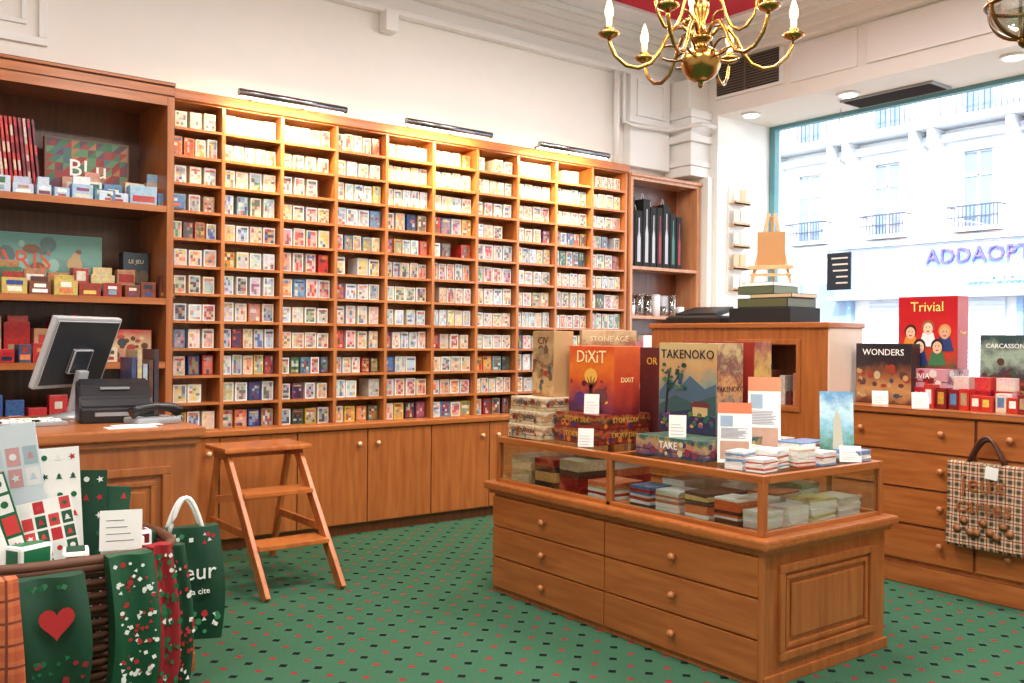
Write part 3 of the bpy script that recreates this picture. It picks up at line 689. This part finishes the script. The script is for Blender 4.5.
def card(name,cx,cy,z,w,h,rz,m,tilt=.2,lines=True,topc=None):
    b=B(name,(cx,cy,z),rz); M=Matrix.Rotation(-tilt,4,'X'); b.box(-w/2,w/2,-.003,.003,0,h,m,0,M)
    b.box(-w*.3,w*.3,.0,.04+h*.2,0,.004,glass)
    b.beam((0,.05+h*.17,.003),M@Vector((0,.003,h*.7)),w*.35,.003,paper)
    if topc: b.box(-w*.5,w*.5,-.0042,-.003,h*.82,h,topc,0,M); b.box(-w*.42,w*.42,-.0044,-.003,h*.06,h*.36,plain('leaflet_photo',srgb(190,150,130),.5,noise=.4),0,M); b.box(-w*.42,-w*.05,-.0046,-.003,h*.6,h*.78,C(150,170,190),0,M)
    if lines:
        n=9 if h>.2 else 4
        for i in range(n): 
            z0=h*(.12+i*.6/n) if not topc else h*(.4+i*.18/n)
            b.box(-w*.4,w*.4*R.uniform(.2,1),-.0042,-.003,z0,z0+h*.010+.001,C(160,160,168),0,M)
    b.done()
vr=math.radians(-50)
card('price_card',3.38,3.74,TZ,.085,.10,vr,paper,.15)
card('price_card',3.53,3.86,TZ+.166,.085,.11,vr,paper,.15)
card('price_card',3.47,3.16,TZ+.10,.085,.11,vr,paper,.15)
card('leaflet_stand',3.54,2.86,TZ,.16,.29,vr,paper,.2,topc=C(226,120,80)); card('leaflet_stand',3.86,2.93,TZ,.16,.41,vr,paper,.25,topc=C(224,130,90))
def post():
    b=B('postcard_stand',(4.08,2.66,TZ),vr); M=Matrix.Rotation(-.2,4,'X'); m=aA('a_post',[(50,100,80),(110,160,150),(150,200,220),(200,226,236),(110,160,200)],0,.33,noise=.5,nscale=14)
    b.box(-.08,.08,-.003,.003,0,.34,m,0,M); b.box(-.045,.045,0,.12,0,.004,glass); b.beam((0,.12,.003),M@Vector((0,.003,.26)),.05,.003,paper)
    b.quad([M@Vector(q) for q in ((-.02,-.004,.05),(.03,-.004,.05),(.02,-.004,.2),(.0,-.004,.25),(-.015,-.004,.2))],C(196,190,170)); b.done()
post()
card('price_card',4.04,2.56,TZ+.001,.1,.08,vr,paper,.3)
b=B('leaflet_stacks',col=True); lp=[(240,238,232),(236,232,224),(228,226,220),(222,200,180),(120,150,190),(190,90,70),(232,230,226)]
t0=TZ+.001
for cx,cy,n in ((3.41,2.72,9),(3.42,2.61,7),(3.56,2.67,10),(3.70,2.63,9),(3.70,2.78,7),(3.84,2.61,8),(3.86,2.74,10),(4.0,2.80,6),(4.13,2.86,8),(4.12,2.60,5),(3.72,2.95,7),(4.02,2.98,6),(4.13,3.05,9)):
    stack(cx,cy,t0,n,.12,.09 if cy<2.75 and cx<3.5 else .13,.009,lp,R.uniform(-.2,.2))
b.done(False)

# ------------------------------------------------------------------ right drawers counter
RX0,RX1,RY0,RY1,RZ=5.45,6.1,-.6,3.60,1.09
b=B('drawer_counter')
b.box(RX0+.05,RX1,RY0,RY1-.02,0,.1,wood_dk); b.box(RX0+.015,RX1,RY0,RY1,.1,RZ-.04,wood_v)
b.box(RX0-.02,RX1,RY0,RY1,RZ-.04,RZ,wood_y,.008); b.box(RX0-.005,RX0+.02,RY0,RY1,.0,.13,wood_y,.006)
cols=[RY1-.03-.93*i for i in range(5)]
for i in range(4):
    a,c=cols[i+1],cols[i]; hs=.225
    for r in range(4):
        z=.15+r*hs; b.box(RX0-.004,RX0+.015,a+.006,c-.006,z+.004,z+hs-.004,wood_y,.004); knob_x(b,RX0-.004,a+.2,z+hs*.55,.02); knob_x(b,RX0-.004,c-.2,z+hs*.55,.02)
b.done()
b=B('tall_counter'); TX0,TX1,TY0,TY1,TTZ=5.45,5.84,3.62,5.25,1.63
whs=plain('counter_side_cream',srgb(228,206,188),.5)
ny0,ny1,nz0,nz1=3.88,4.36,1.05,1.47
b.box(TX0,TX1,ny1,TY1,.08,TTZ-.04,wood_v); b.box(TX0,TX1,TY0+.012,ny0,.08,TTZ-.04,wood_v); b.box(TX0,TX1,ny0,ny1,.08,nz0,wood_v); b.box(TX0,TX1,ny0,ny1,nz1,TTZ-.04,wood_v)
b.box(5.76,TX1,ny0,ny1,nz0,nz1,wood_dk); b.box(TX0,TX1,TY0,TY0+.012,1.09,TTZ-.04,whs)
b.box(TX0+.04,TX1,TY0+.03,TY1,0,.08,wood_dk); b.box(TX0-.02,TX1+.02,TY0-.01,TY1+.02,TTZ-.04,TTZ,wood_y,.008)
frame_x(b,TX0,ny0-.04,ny1+.04,nz0-.04,nz1+.04,.035,.012,wood_v)
b.done()
b=B('niche_trinkets',col=True)
for i in range(8):
    y=ny0+.03+i*.055; h=R.uniform(.08,.3); b.box(5.52,5.62,y,y+.045,nz0,nz0+h,dm,.004,None,srgb(*R.choice([(120,60,50),(200,190,180),(60,60,70),(180,120,90),(90,40,40)])))
b.done(False)
b=B('card_reader_tray',(5.67,4.88,TTZ)); b.box(-.16,.16,-.28,.28,0,.05,black,.012)
b.box(-.15,.15,-.26,.26,.05,.06,grey,.004); T=Matrix.Translation((-.05,0,.06))@Matrix.Rotation(-.25,4,'Y'); b.box(-.08,.16,-.2,.2,0,.04,black,.01,T); b.done()
b=B('stacked_wooden_games',(5.68,4.24,TTZ))
b.box(-.18,.18,-.27,.27,0,.11,blackm,.006); b.box(-.17,.17,-.24,.2,.11,.18,C(88,90,60),.006); b.box(-.15,.15,-.26,.1,.18,.21,C(200,170,130),.004); b.box(-.14,.15,-.1,.22,.21,.27,C(90,100,74),.004)
b.box(-.12,.14,-.08,.20,.27,.30,paper,.003); b.done()
b=B('wooden_table_easel',(5.72,4.30,TTZ+.30),math.radians(-60))
b.beam((-.14,0,0),(-.02,.03,.52),.024,.02,wood_pale); b.beam((.14,0,0),(.02,.03,.52),.024,.02,wood_pale); b.beam((0,.15,0),(0,.04,.50),.024,.02,wood_pale)
b.box(-.16,.16,-.035,.0,.10,.13,wood_pale,.002); b.box(-.10,.10,-.01,.012,.13,.38,C(180,128,78)); b.box(-.15,.15,-.02,.02,.05,.07,wood_pale,.002); b.done()
gbox('wonders_game_box',5.75,3.38,RZ,.40,.1,.40,F,aA('a_won',[(100,50,40),(190,140,90),(150,90,60),(50,40,44),(40,36,44)],0,.36,noise=.25,nscale=10),C(60,40,40),'WONDERS',wht,.06,.85,blobs([(150,60,40),(190,150,100),(60,70,90),(90,60,50),(190,170,130)],26,.01,.028,.6))
trp=[(220,180,160),(120,20,30),(230,200,120),(60,40,80)]
flatbox('trivia_game_box',5.73,6.05,2.96,3.36,RZ,.12,C(170,28,40),'TRIVIA',wht,.05,trp); flatbox('trivia_game_box',5.75,6.05,2.98,3.34,RZ+.12,.12,C(196,140,150),'TRIVIA',wht,.05,[(180,30,40),(220,200,190),(120,20,30)])
def faces(b,M,w,d,h):
    y=-d/2-.003; sk=[(226,180,150),(210,160,130),(236,196,166)]; hair=[(60,36,28),(150,90,50),(40,30,30),(200,150,80)]
    for i,(u,v) in enumerate(((-.28,.5),(.02,.56),(.3,.5),(-.12,.3),(.18,.3))):
        cx,cz=u*w,v*h; 
        c=C(*R.choice([(40,60,110),(230,230,230),(60,110,70),(220,140,50)])); b.quad([(cx-.06,y-.0001-.0008*i,cz-.12),(cx+.06,y-.0001-.0008*i,cz-.12),(cx+.035,y-.0001-.0008*i,cz-.03),(cx-.035,y-.0001-.0008*i,cz-.03)],c)
        for k,(r,e,c,dz_) in enumerate(((.042,1.1,R.choice(hair),.008),(.032,1.25,R.choice(sk),-.004))):
            b.quad([Vector((cx+r*math.cos(t*math.pi/6),y-.0008*i-.0003*(k+1),cz+dz_+r*e*math.sin(t*math.pi/6))) for t in range(12)],C(*c))
        for s_ in (-1,1): b.quad([Vector((cx+s_*.011+.004*math.cos(t*1.05),y-.0008*i-.0008,cz+.006+.004*math.sin(t*1.05))) for t in range(6)],blackm)
        b.quad([(cx-.012,y-.0008*i-.0008,cz-.018),(cx+.012,y-.0008*i-.0008,cz-.018),(cx+.006,y-.0008*i-.0008,cz-.026),(cx-.006,y-.0008*i-.0008,cz-.026)],C(150,50,50))
gbox('trivia_game_box',5.90,3.15,RZ+.24,.40,.14,.47,F,aA('a_tri',[(60,80,60),(190,60,40),(200,40,40),(190,30,36),(180,24,34)],0,.44,noise=.3,nscale=12),C(176,40,44),'Trivial',C(250,220,120),.09,.85,faces,side_title=True)
b=B('small_card_games',col=True)
for i in range(10):
    y=2.33+i*.07; h=R.uniform(.09,.15); x=5.58+R.uniform(-.02,.02)
    if y>2.93: x=5.56
    b.box(x,x+.08,y,y+.062,RZ,RZ+h,dm,.003,None,srgb(*R.choice([(180,30,36),(190,50,40),(120,30,34),(220,200,180)]))); b.quad([(x-.001,y+.05,RZ+.03),(x-.001,y+.012,RZ+.03),(x-.001,y+.012,RZ+h*.8),(x-.001,y+.05,RZ+h*.8)],dm,srgb(*R.choice(palette+lights)))
for i in range(3):
    y=2.55+i*.13; b.box(5.70,5.80,y,y+.11,RZ,RZ+.12,dm,.003,None,srgb(170,30,40)); b.box(5.71,5.80,y+.005,y+.10,RZ+.12,RZ+.2,dm,.003,None,srgb(*R.choice([(200,60,60),(220,190,180),(150,30,40)])))
b.done(False)
gbox('landscape_game_box',5.95,2.66,RZ,.36,.1,.46,F,aA('a_land',[(60,40,40),(176,80,50),(60,50,60),(150,170,150),(50,70,70)],0,.44,noise=.4,nscale=12),C(80,40,40),'CARCASSONNE',wht,.04,.85,blobs([(80,50,40),(190,120,70),(60,80,60),(180,170,130)],24,.01,.028,.65))
gbox('landscape_game_box',5.9,2.1,RZ,.36,.1,.36,F,C(50,80,120),C(40,60,100),'RAIL',wht,.07,.8)
card('price_card',5.62,3.35,RZ,.1,.09,vr,paper,.2); card('price_card',5.52,3.02,RZ,.1,.1,vr,paper,.2)
tt=tartan('tartan_cloth',srgb(214,190,154),srgb(70,54,46),srgb(140,46,42),20,(1,2))
b=B('tartan_tote_bag',(5.40,2.55,.31))
L=.22
b.box(-.03,.02,-L,L,0,.50,tt,.012); b.cloth(lambda u,v:Vector((-.034-.012*math.sin(u*9+v*3),-L+2*L*u,.02+.48*v)),16,8,tt)
tan_=C(156,92,50)
b.text('jeux',( -.05,0,.38),(0,-1,0),(0,0,1),.15,tan_,.004); b.text('cartes',( -.05,0,.25),(0,-1,0),(0,0,1),.13,tan_,.004)
for i in range(9):
    y=-.15+i*.037; z=.12+.04*math.sin(i*2); b.lathe([(.001,0),(.026,.002),(.001,.006)],C(150,96,56),(-.047,y,z),10,Matrix.Rotation(-math.pi/2,4,'Y'))
b.tube([(-.02,-.1+.2*i/12,.5+.15*math.sin(math.pi*i/12)) for i in range(13)],.011,C(80,42,30),8)
b.tube([(.01,-.1+.2*i/12,.5+.13*math.sin(math.pi*i/12)) for i in range(13)],.011,C(80,42,30),8)
b.box(-.06,-.055,-.04,.03,.42,.49,paper,0,Matrix.Rotation(.1,4,'X')); b.done()

# ------------------------------------------------------------------ wall card rack, signs in window
b=B('postcard_wall_rack'); 
b.box(7.46,7.70,6.13,6.149,1.98,3.06,white,.003)
for i in range(5):
    z=2.0+i*.22; b.box(7.46,7.70,6.05,6.13,z,z+.015,wood_pale); b.box(7.46,7.70,6.05,6.06,z,z+.035,wood_pale)
    for j in range(2): b.box(7.48+j*.105,7.57+j*.105,6.08,6.09,z+.015,z+.16,C(*R.choice([(225,215,200),(200,140,110),(230,225,210),(196,110,80),(210,180,140)])))
b.done()
b=B('hanging_sign'); b.box(7.98,8.0,5.08,5.34,2.0,2.36,C(40,52,66),.004)
for i in range(5): b.box(7.975,7.98,5.11,5.11+R.uniform(.1,.18),2.06+i*.06,2.075+i*.06,paper)
b.tube([(7.99,5.10,2.36),(7.99,5.21,SO)],.002,grey,5); b.tube([(7.99,5.32,2.36),(7.99,5.21,SO)],.002,grey,5); b.done()

# ------------------------------------------------------------------ chandelier
def chandelier(cx,cy,zb,rot,narm=6,RR=.37):
    b=B('brass_chandelier',(cx,cy,zb))
    prof=[(.002,-.03),(.012,-.02),(.01,-.005),(.03,0),(.06,.02),(.078,.055),(.082,.08),(.075,.105),(.05,.125),(.02,.14),(.03,.155),(.045,.165),(.045,.175),(.02,.19),(.016,.24),(.03,.27),(.034,.3),(.02,.33),(.014,.38),(.014,.42),(.05,.44),(.055,.45),(.015,.47),(.01,.55),(.006,.6)]
    b.lathe(prof,brass,seg=24)
    b.tube([(0,0,.6),(0,0,ZC-zb-.05)],.007,brass,8)
    for i in range(int((ZC-zb-.7)/.05)): 
        z=.62+i*.05; a=i%2*math.pi/2
        b.tube([(math.cos(a)*.014*math.cos(t*math.pi/4),math.sin(a)*.014*math.cos(t*math.pi/4),z+.026*math.sin(t*math.pi/4)) for t in range(8)],.004,brass,5,True)
    b.lathe([(.06,0),(.06,.01),(.03,.04),(.01,.05)],brass,(0,0,ZC-zb-.06),20)
    b2=[]
    def arm(a,RR,dz,thin=.008):
        c,s=math.cos(a),math.sin(a); pts=[]
        for r,z in ((.03,.17),(.07,.215),(.11,.21),(.14,.17),(.165,.115),(.2,.07),(.25,.05),(.3,.06),(.345,.1),(.365,.145),(.37,.17)):
            r=r*RR/.37; pts.append((r*c,r*s,z+dz))
        b.tube(pts,thin,brass,8)
        pts=[((.12+.05*math.cos(t*.5))*c*RR/.37,(.12+.05*math.cos(t*.5))*s*RR/.37,dz+.1+.05*math.sin(t*.5)*(1-t/16)) for t in range(12)]
        b.tube(pts,.005,brassd,6)
        e=(RR*c,RR*s,dz)
        b.lathe([(.008,.165),(.036,.178),(.045,.188),(.04,.191),(.015,.188),(.018,.2),(.02,.21)],brass,e,16)
        b.lathe([(.012,.2),(.012,.245)],candle,e,12)
        b.lathe([(.008,.242),(.017,.262),(.018,.28),(.012,.305),(.004,.33),(.001,.336)],bulb,e,12)
        b2.append((cx+e[0],cy+e[1],zb+.29+dz))
    for i in range(narm): arm(rot+i*2*math.pi/narm,RR,0)
    for i in range(narm//2): arm(rot+.5+i*4*math.pi/narm,RR*.62,.13,.007)
    for i in range(narm):
        a=rot+i*2*math.pi/narm; c,s=math.cos(a),math.sin(a)
        pts=[((.015+.13*math.sin(t/9*2.6))*c,(.015+.13*math.sin(t/9*2.6))*s,.44+.1*(t/9)) for t in range(10)]
        b.tube(pts,.006,brass,6)
    ob=b.done()
    for q in b2:
        l=bpy.data.lights.new('chandelier_bulb_lamp','POINT'); l.energy=3.5; l.color=(1,.78,.5); l.shadow_soft_size=.05
        o=bpy.data.objects.new('chandelier_bulb_lamp',l); o.location=q; scene.collection.objects.link(o); o.parent=ob; o.matrix_parent_inverse=Matrix.Translation((-cx,-cy,-zb))
chandelier(2.86,2.50,2.54,math.radians(22))
b=B('round_glass_pendant',(2.97,1.31,2.54)); r0=.105
pg=glassmat('pendant_glass',(.9,.86,.8,1),.35)
b.lathe([(r0*.97*math.sin(math.pi*i/16)+.0005,-r0*.97*math.cos(math.pi*i/16)) for i in range(17)],pg,seg=28)
for k in range(3):
    a=k*math.pi/3+.5; b.tube([(r0*math.cos(a)*math.cos(t*math.pi/16),r0*math.sin(a)*math.cos(t*math.pi/16),r0*math.sin(t*math.pi/16)) for t in range(32)],.006,brassd,6,True)
b.tube([(r0*math.cos(t*math.pi/16),r0*math.sin(t*math.pi/16),0) for t in range(32)],.007,brassd,6,True)
b.lathe([(.035,r0-.02),(.04,r0),(.02,r0+.03),(.012,r0+.06)],brassd); b.lathe([(.001,-r0-.03),(.012,-r0-.02),(.02,-r0+.003)],brassd,seg=14)
b.tube([(0,0,r0+.05),(0,0,ZC-2.54-.01)],.006,brassd,8); b.lathe([(.06,0),(.06,.01),(.02,.04)],brassd,(0,0,ZC-2.54-.045),20); b.done()

# ------------------------------------------------------------------ basket with wrapping & bags (left foreground)
wick=plain('wicker',srgb(96,56,34),.6,noise=.3)
b=B('wicker_basket',(.70,3.42,0))
def se(a,rx,ry,n=3.2):
    c,s=math.cos(a),math.sin(a); return (rx*abs(c)**(2/n)*(1 if c>0 else -1), ry*abs(s)**(2/n)*(1 if s>0 else -1))
NS=72; HB=.76
for k in range(34):
    z=.012+k*(HB-.02)/34; f=.86+.14*k/34; pts=[]
    for i in range(NS):
        a=2*math.pi*i/NS; x,y=se(a,.33*f,.27*f); w=1+.03*(1 if (i//2+k)%2 else -1); pts.append((x*w,y*w,z))
    b.tube(pts,.011,wick,5,True)
for i in range(36):
    a=2*math.pi*i/36; x,y=se(a,.33,.27); b.tube([(x*.86,y*.86,0),(x,y,HB)],.007,wick,5)
for q in (0,.02): b.tube([(*se(2*math.pi*i/NS,.34,.28),HB+q) for i in range(NS)],.018,wick,8,True)
b.box(-.25,.25,-.2,.2,0,.02,wick); b.box(-.27,.27,-.22,.22,.45,.47,wick)
b.done()
greenc=plain('bag_green',srgb(16,64,42),.55)
b=B('gift_wrap_sheets',(.70,3.42,.47))
def sheet(x,y,w,h,rz,tl,roll_,base,pal,nx,nz,amt=.8,kind=0):
    M=Matrix.Translation((x,y,0))@Matrix.Rotation(rz,4,'Z')@Matrix.Rotation(-tl,4,'X')@Matrix.Rotation(roll_,4,'Y')
    b.box(-w/2,w/2,-.003,.003,0,h,base,0,M)
    for i in range(nx):
        for j in range(nz):
            if R.random()>amt: continue
            g=w/nx*.10; xa=-w/2+w*i/nx+g; xb=-w/2+w*(i+1)/nx-g; za=h*j/nz+g; zc=h*(j+1)/nz-g
            cx,cz,r=(xa+xb)/2,(za+zc)/2,(xb-xa)*.4
            if kind==0:
                b.quad([M@Vector(p_) for p_ in ((xa,-.004,za),(xb,-.004,za),(xb,-.004,zc),(xa,-.004,zc))],C(*R.choice(pal)))
            q=R.choice([0,1,2]); c=C(*R.choice(pal))
            if q==0:
                for k in range(2): b.quad([M@Vector(p_) for p_ in ((cx-r*(.8-.25*k),-.005,cz-r*.7+k*r*.6),(cx+r*(.8-.25*k),-.005,cz-r*.7+k*r*.6),(cx,-.005,cz+r*.2+k*r*.6))],c)
            elif q==1: b.quad([M@Vector((cx+r*(.9 if t%2 else .4)*math.cos(t*math.pi/5),-.005,cz+r*(.9 if t%2 else .4)*math.sin(t*math.pi/5))) for t in range(10)],c)
            else: b.quad([M@Vector((cx+r*.7*math.cos(t*.785),-.005,cz+r*.7*math.sin(t*.785))) for t in range(8)],c)
gp=[(20,100,60),(235,235,232),(190,40,50),(236,236,230),(30,84,60),(210,60,60)]
wp2=[(236,236,236),(225,230,235),(200,215,225),(214,160,160),(240,240,240),(170,190,200)]
sheet(-.18,.10,.36,.78,-.35,-.05,-.26,wht,wp2+gp,6,9,.7,1); sheet(-.13,.04,.32,.72,-.4,.0,-.14,C(214,224,230),wp2,6,10,.8)
sheet(-.06,.0,.30,.64,-.35,.05,-.06,wht,gp,7,10,.9,1); sheet(-.18,-.08,.32,.56,-.3,.12,-.30,C(20,100,60),gp,6,8,.9)
sheet(.02,.05,.26,.56,-.4,.0,.02,greenc,gp,6,9,.7,1); sheet(-.04,-.10,.28,.48,-.3,.14,-.20,wht,gp,7,10,.9); sheet(-.20,-.14,.26,.42,-.3,.22,-.35,wht,wp2+gp,6,7,.9,1)
sheet(.10,.08,.22,.5,-.3,-.05,.08,C(30,84,60),gp,5,8,.6,1)
for i in range(14):
    a=i*.9; x=.05+.2*math.cos(a)*.9; y=-.02+.16*math.sin(a); b.box(-.06,.06,-.04,.04,0,.3+.05*math.sin(i*3),R.choice([greenc,red,wht,C(30,110,70),C(120,30,40)]),.012,Matrix.Translation((x,y,0))@Matrix.Rotation(a,4,'Z'))
b.done()
def drape(name,x,y,ztop,w,h,mat,extra=None,rz=0,amp=.012):
    b=B(name,(x,y,ztop-h),rz)
    f0=lambda u,v:Vector((-w/2+w*u+.01*math.sin(v*4),-.03-amp*math.sin(u*8+v*2)-.02*math.sin(math.pi*v),h*v))
    f1=lambda u,v:Vector((-w/2+w*u+.01*math.sin(v*4),.02+amp*math.sin(u*8+v*2)*.3,h*v))
    b.cloth(f0,14,12,mat); b.cloth(f1,14,12,mat)
    for u in (0,1): b.cloth(lambda p_,v:f0(u,v)*(1-p_)+f1(u,v)*p_,1,12,mat)
    b.cloth(lambda u,v:f0(u,0)*(1-v)+f1(u,0)*v,14,1,mat); b.cloth(lambda u,v:f0(u,1)*(1-v)+f1(u,1)*v,14,1,mat)
    if extra: extra(b,w,h,f0)
    return b.done()
def motifs(pal,n,rmin,rmax,lo=0,hi=1):
    def f(b,w,h,f0):
        for i in range(n):
            u=R.uniform(.1,.9); v=R.uniform(lo+.06,hi-.06); c=f0(u,v)+Vector((0,-.004,0)); r=R.uniform(rmin,rmax); k=R.choice([3,4,6]); o=R.random()*6
            b.quad([c+Vector((r*math.cos(o+t*2*math.pi/k),0,r*math.sin(o+t*2*math.pi/k))) for t in range(k)],C(*R.choice(pal)))
    return f
def heart(b,w,h,f0):
    pts=[]
    for i in range(24):
        t=2*math.pi*i/24; pts.append(Vector((.05*math.sin(t)**3,-.078, h*.66+.0034*(13*math.cos(t)-5*math.cos(2*t)-2*math.cos(3*t)-math.cos(4*t)))))
    b.quad(pts,C(180,40,44))
def handle(b,w,h,m=None):
    b.tube([(-w*.25+w*.5*i/12,-.02,h-.02+.13*math.sin(math.pi*i/12)) for i in range(13)],.008,m or wht,8)
    b.tube([(-w*.25+w*.5*i/12,.03,h-.02+.12*math.sin(math.pi*i/12)) for i in range(13)],.008,m or wht,8)
def shopbag(b,w,h,f0):
    handle(b,w,h); b.text('leur',(.03,-.07,h*.62),(1,0,0),(0,0,1),.085,wht,.002); b.text('a la cite',(.03,-.068,h*.45),(1,0,0),(0,0,1),.03,wht,.002)
    motifs([(190,40,50),(235,235,230),(60,140,90)],22,.006,.014,0,.3)(b,w,h,f0); motifs([(190,40,50),(235,235,230),(60,140,90)],10,.006,.012,.8,1)(b,w,h,f0)
drape('orange_tartan_cloth',.42,2.98,.80,.17,.6,tartan('tartan_orange',srgb(196,104,58),srgb(170,76,44),srgb(120,50,36),16))
drape('gift_bag_heart',.605,3.06,.77,.19,.36,greenc,lambda b,w,h,f0:(heart(b,w,h,f0),motifs([(140,30,40),(24,100,60)],16,.006,.014,0,.4)(b,w,h,f0),motifs([(60,120,80),(24,100,60)],8,.006,.012,.85,1)(b,w,h,f0)))
drape('patterned_gift_bag',.845,3.10,.80,.14,.44,plain('bag_green2',srgb(14,76,46),.5),motifs([(235,235,228),(235,235,228),(180,40,44)],90,.004,.010))
drape('patterned_gift_bag',.955,3.18,.80,.08,.52,C(150,34,42),motifs([(20,90,56),(235,230,220),(30,110,70),(20,90,56)],70,.006,.013),.3)
drape('patterned_gift_bag',1.02,3.24,.78,.08,.5,plain('bag_green3',srgb(16,66,44),.5),motifs([(170,40,44),(235,230,220),(190,60,60)],60,.005,.011),.3)
drape('shop_gift_bag',1.135,3.46,.79,.25,.42,greenc,shopbag,-.1)
b=B('price_sign_card',(.84,3.20,.79),-.3); M=Matrix.Rotation(-.15,4,'X'); b.box(-.065,.065,-.003,.003,0,.13,paper,0,M)
for i in range(4): b.box(-.045,.04-.01*i,-.0042,-.003,.03+i*.022,.032+i*.022,C(90,90,110),0,M)
b.done()

# ------------------------------------------------------------------ lights
def area(name,loc,sx,sy,e,col,rot=(0,0,0)):
    b=B(name,loc); b.box(-sx/2-.04,sx/2+.04,-sy/2-.04,sy/2+.04,.012,.07,white,.004); b.box(-sx/2,sx/2,-sy/2,sy/2,.008,.012,plain('fill_panel_diffuser',(1,.97,.92,1),.5,emit=1.5))
    for q in (-.3,.3): b.cyl((q,0,.06),(q,0,ZC-loc[2]-.02),.01,white,8)
    ob=b.done()
    l=bpy.data.lights.new(name+'_lamp','AREA'); l.shape='RECTANGLE'; l.size=sx; l.size_y=sy; l.energy=e; l.color=col
    o=bpy.data.objects.new(name+'_lamp',l); o.location=loc; o.rotation_euler=rot; scene.collection.objects.link(o)
    o.parent=ob; o.matrix_parent_inverse=Matrix.Translation(-Vector(loc))
for p_,e in (((.2,.8,4.3),84),((2.6,.4,4.3),82),((3.0,3.6,4.3),78),((.2,3.6,4.3),62),((5.4,1.6,4.3),80),((5.0,4.2,4.3),60)):
    area('added_fill_panel',p_,1.0,1.0,e,(1,.98,.94))  # added fill lights: panel, glowing diffuser and lamp, hung out of view
for x,y in ((7.55,4.85),(7.5,5.9),(7.55,3.4)):
    l=bpy.data.lights.new('spot_lamp','SPOT'); l.energy=25; l.spot_size=1.6; l.color=(1,.95,.86); l.shadow_soft_size=.05
    o=bpy.data.objects.new('spot_lamp',l); o.location=(x,y,SO-.04); scene.collection.objects.link(o)
s=bpy.data.lights.new('sun','SUN'); s.energy=6.8; s.angle=.05; so=bpy.data.objects.new('sun',s); so.rotation_euler=(math.radians(12),math.radians(-52),0); scene.collection.objects.link(so)
w=bpy.data.worlds.new('world'); scene.world=w; w.use_nodes=True; nt=w.node_tree; bg=nt.nodes['Background']; bg.inputs[0].default_value=(.80,.9,1,1); bg.inputs[1].default_value=4.0
scene.view_settings.view_transform='Standard'; scene.view_settings.look='None'; scene.view_settings.exposure=0.22
print('DONE objects',len(bpy.data.objects))
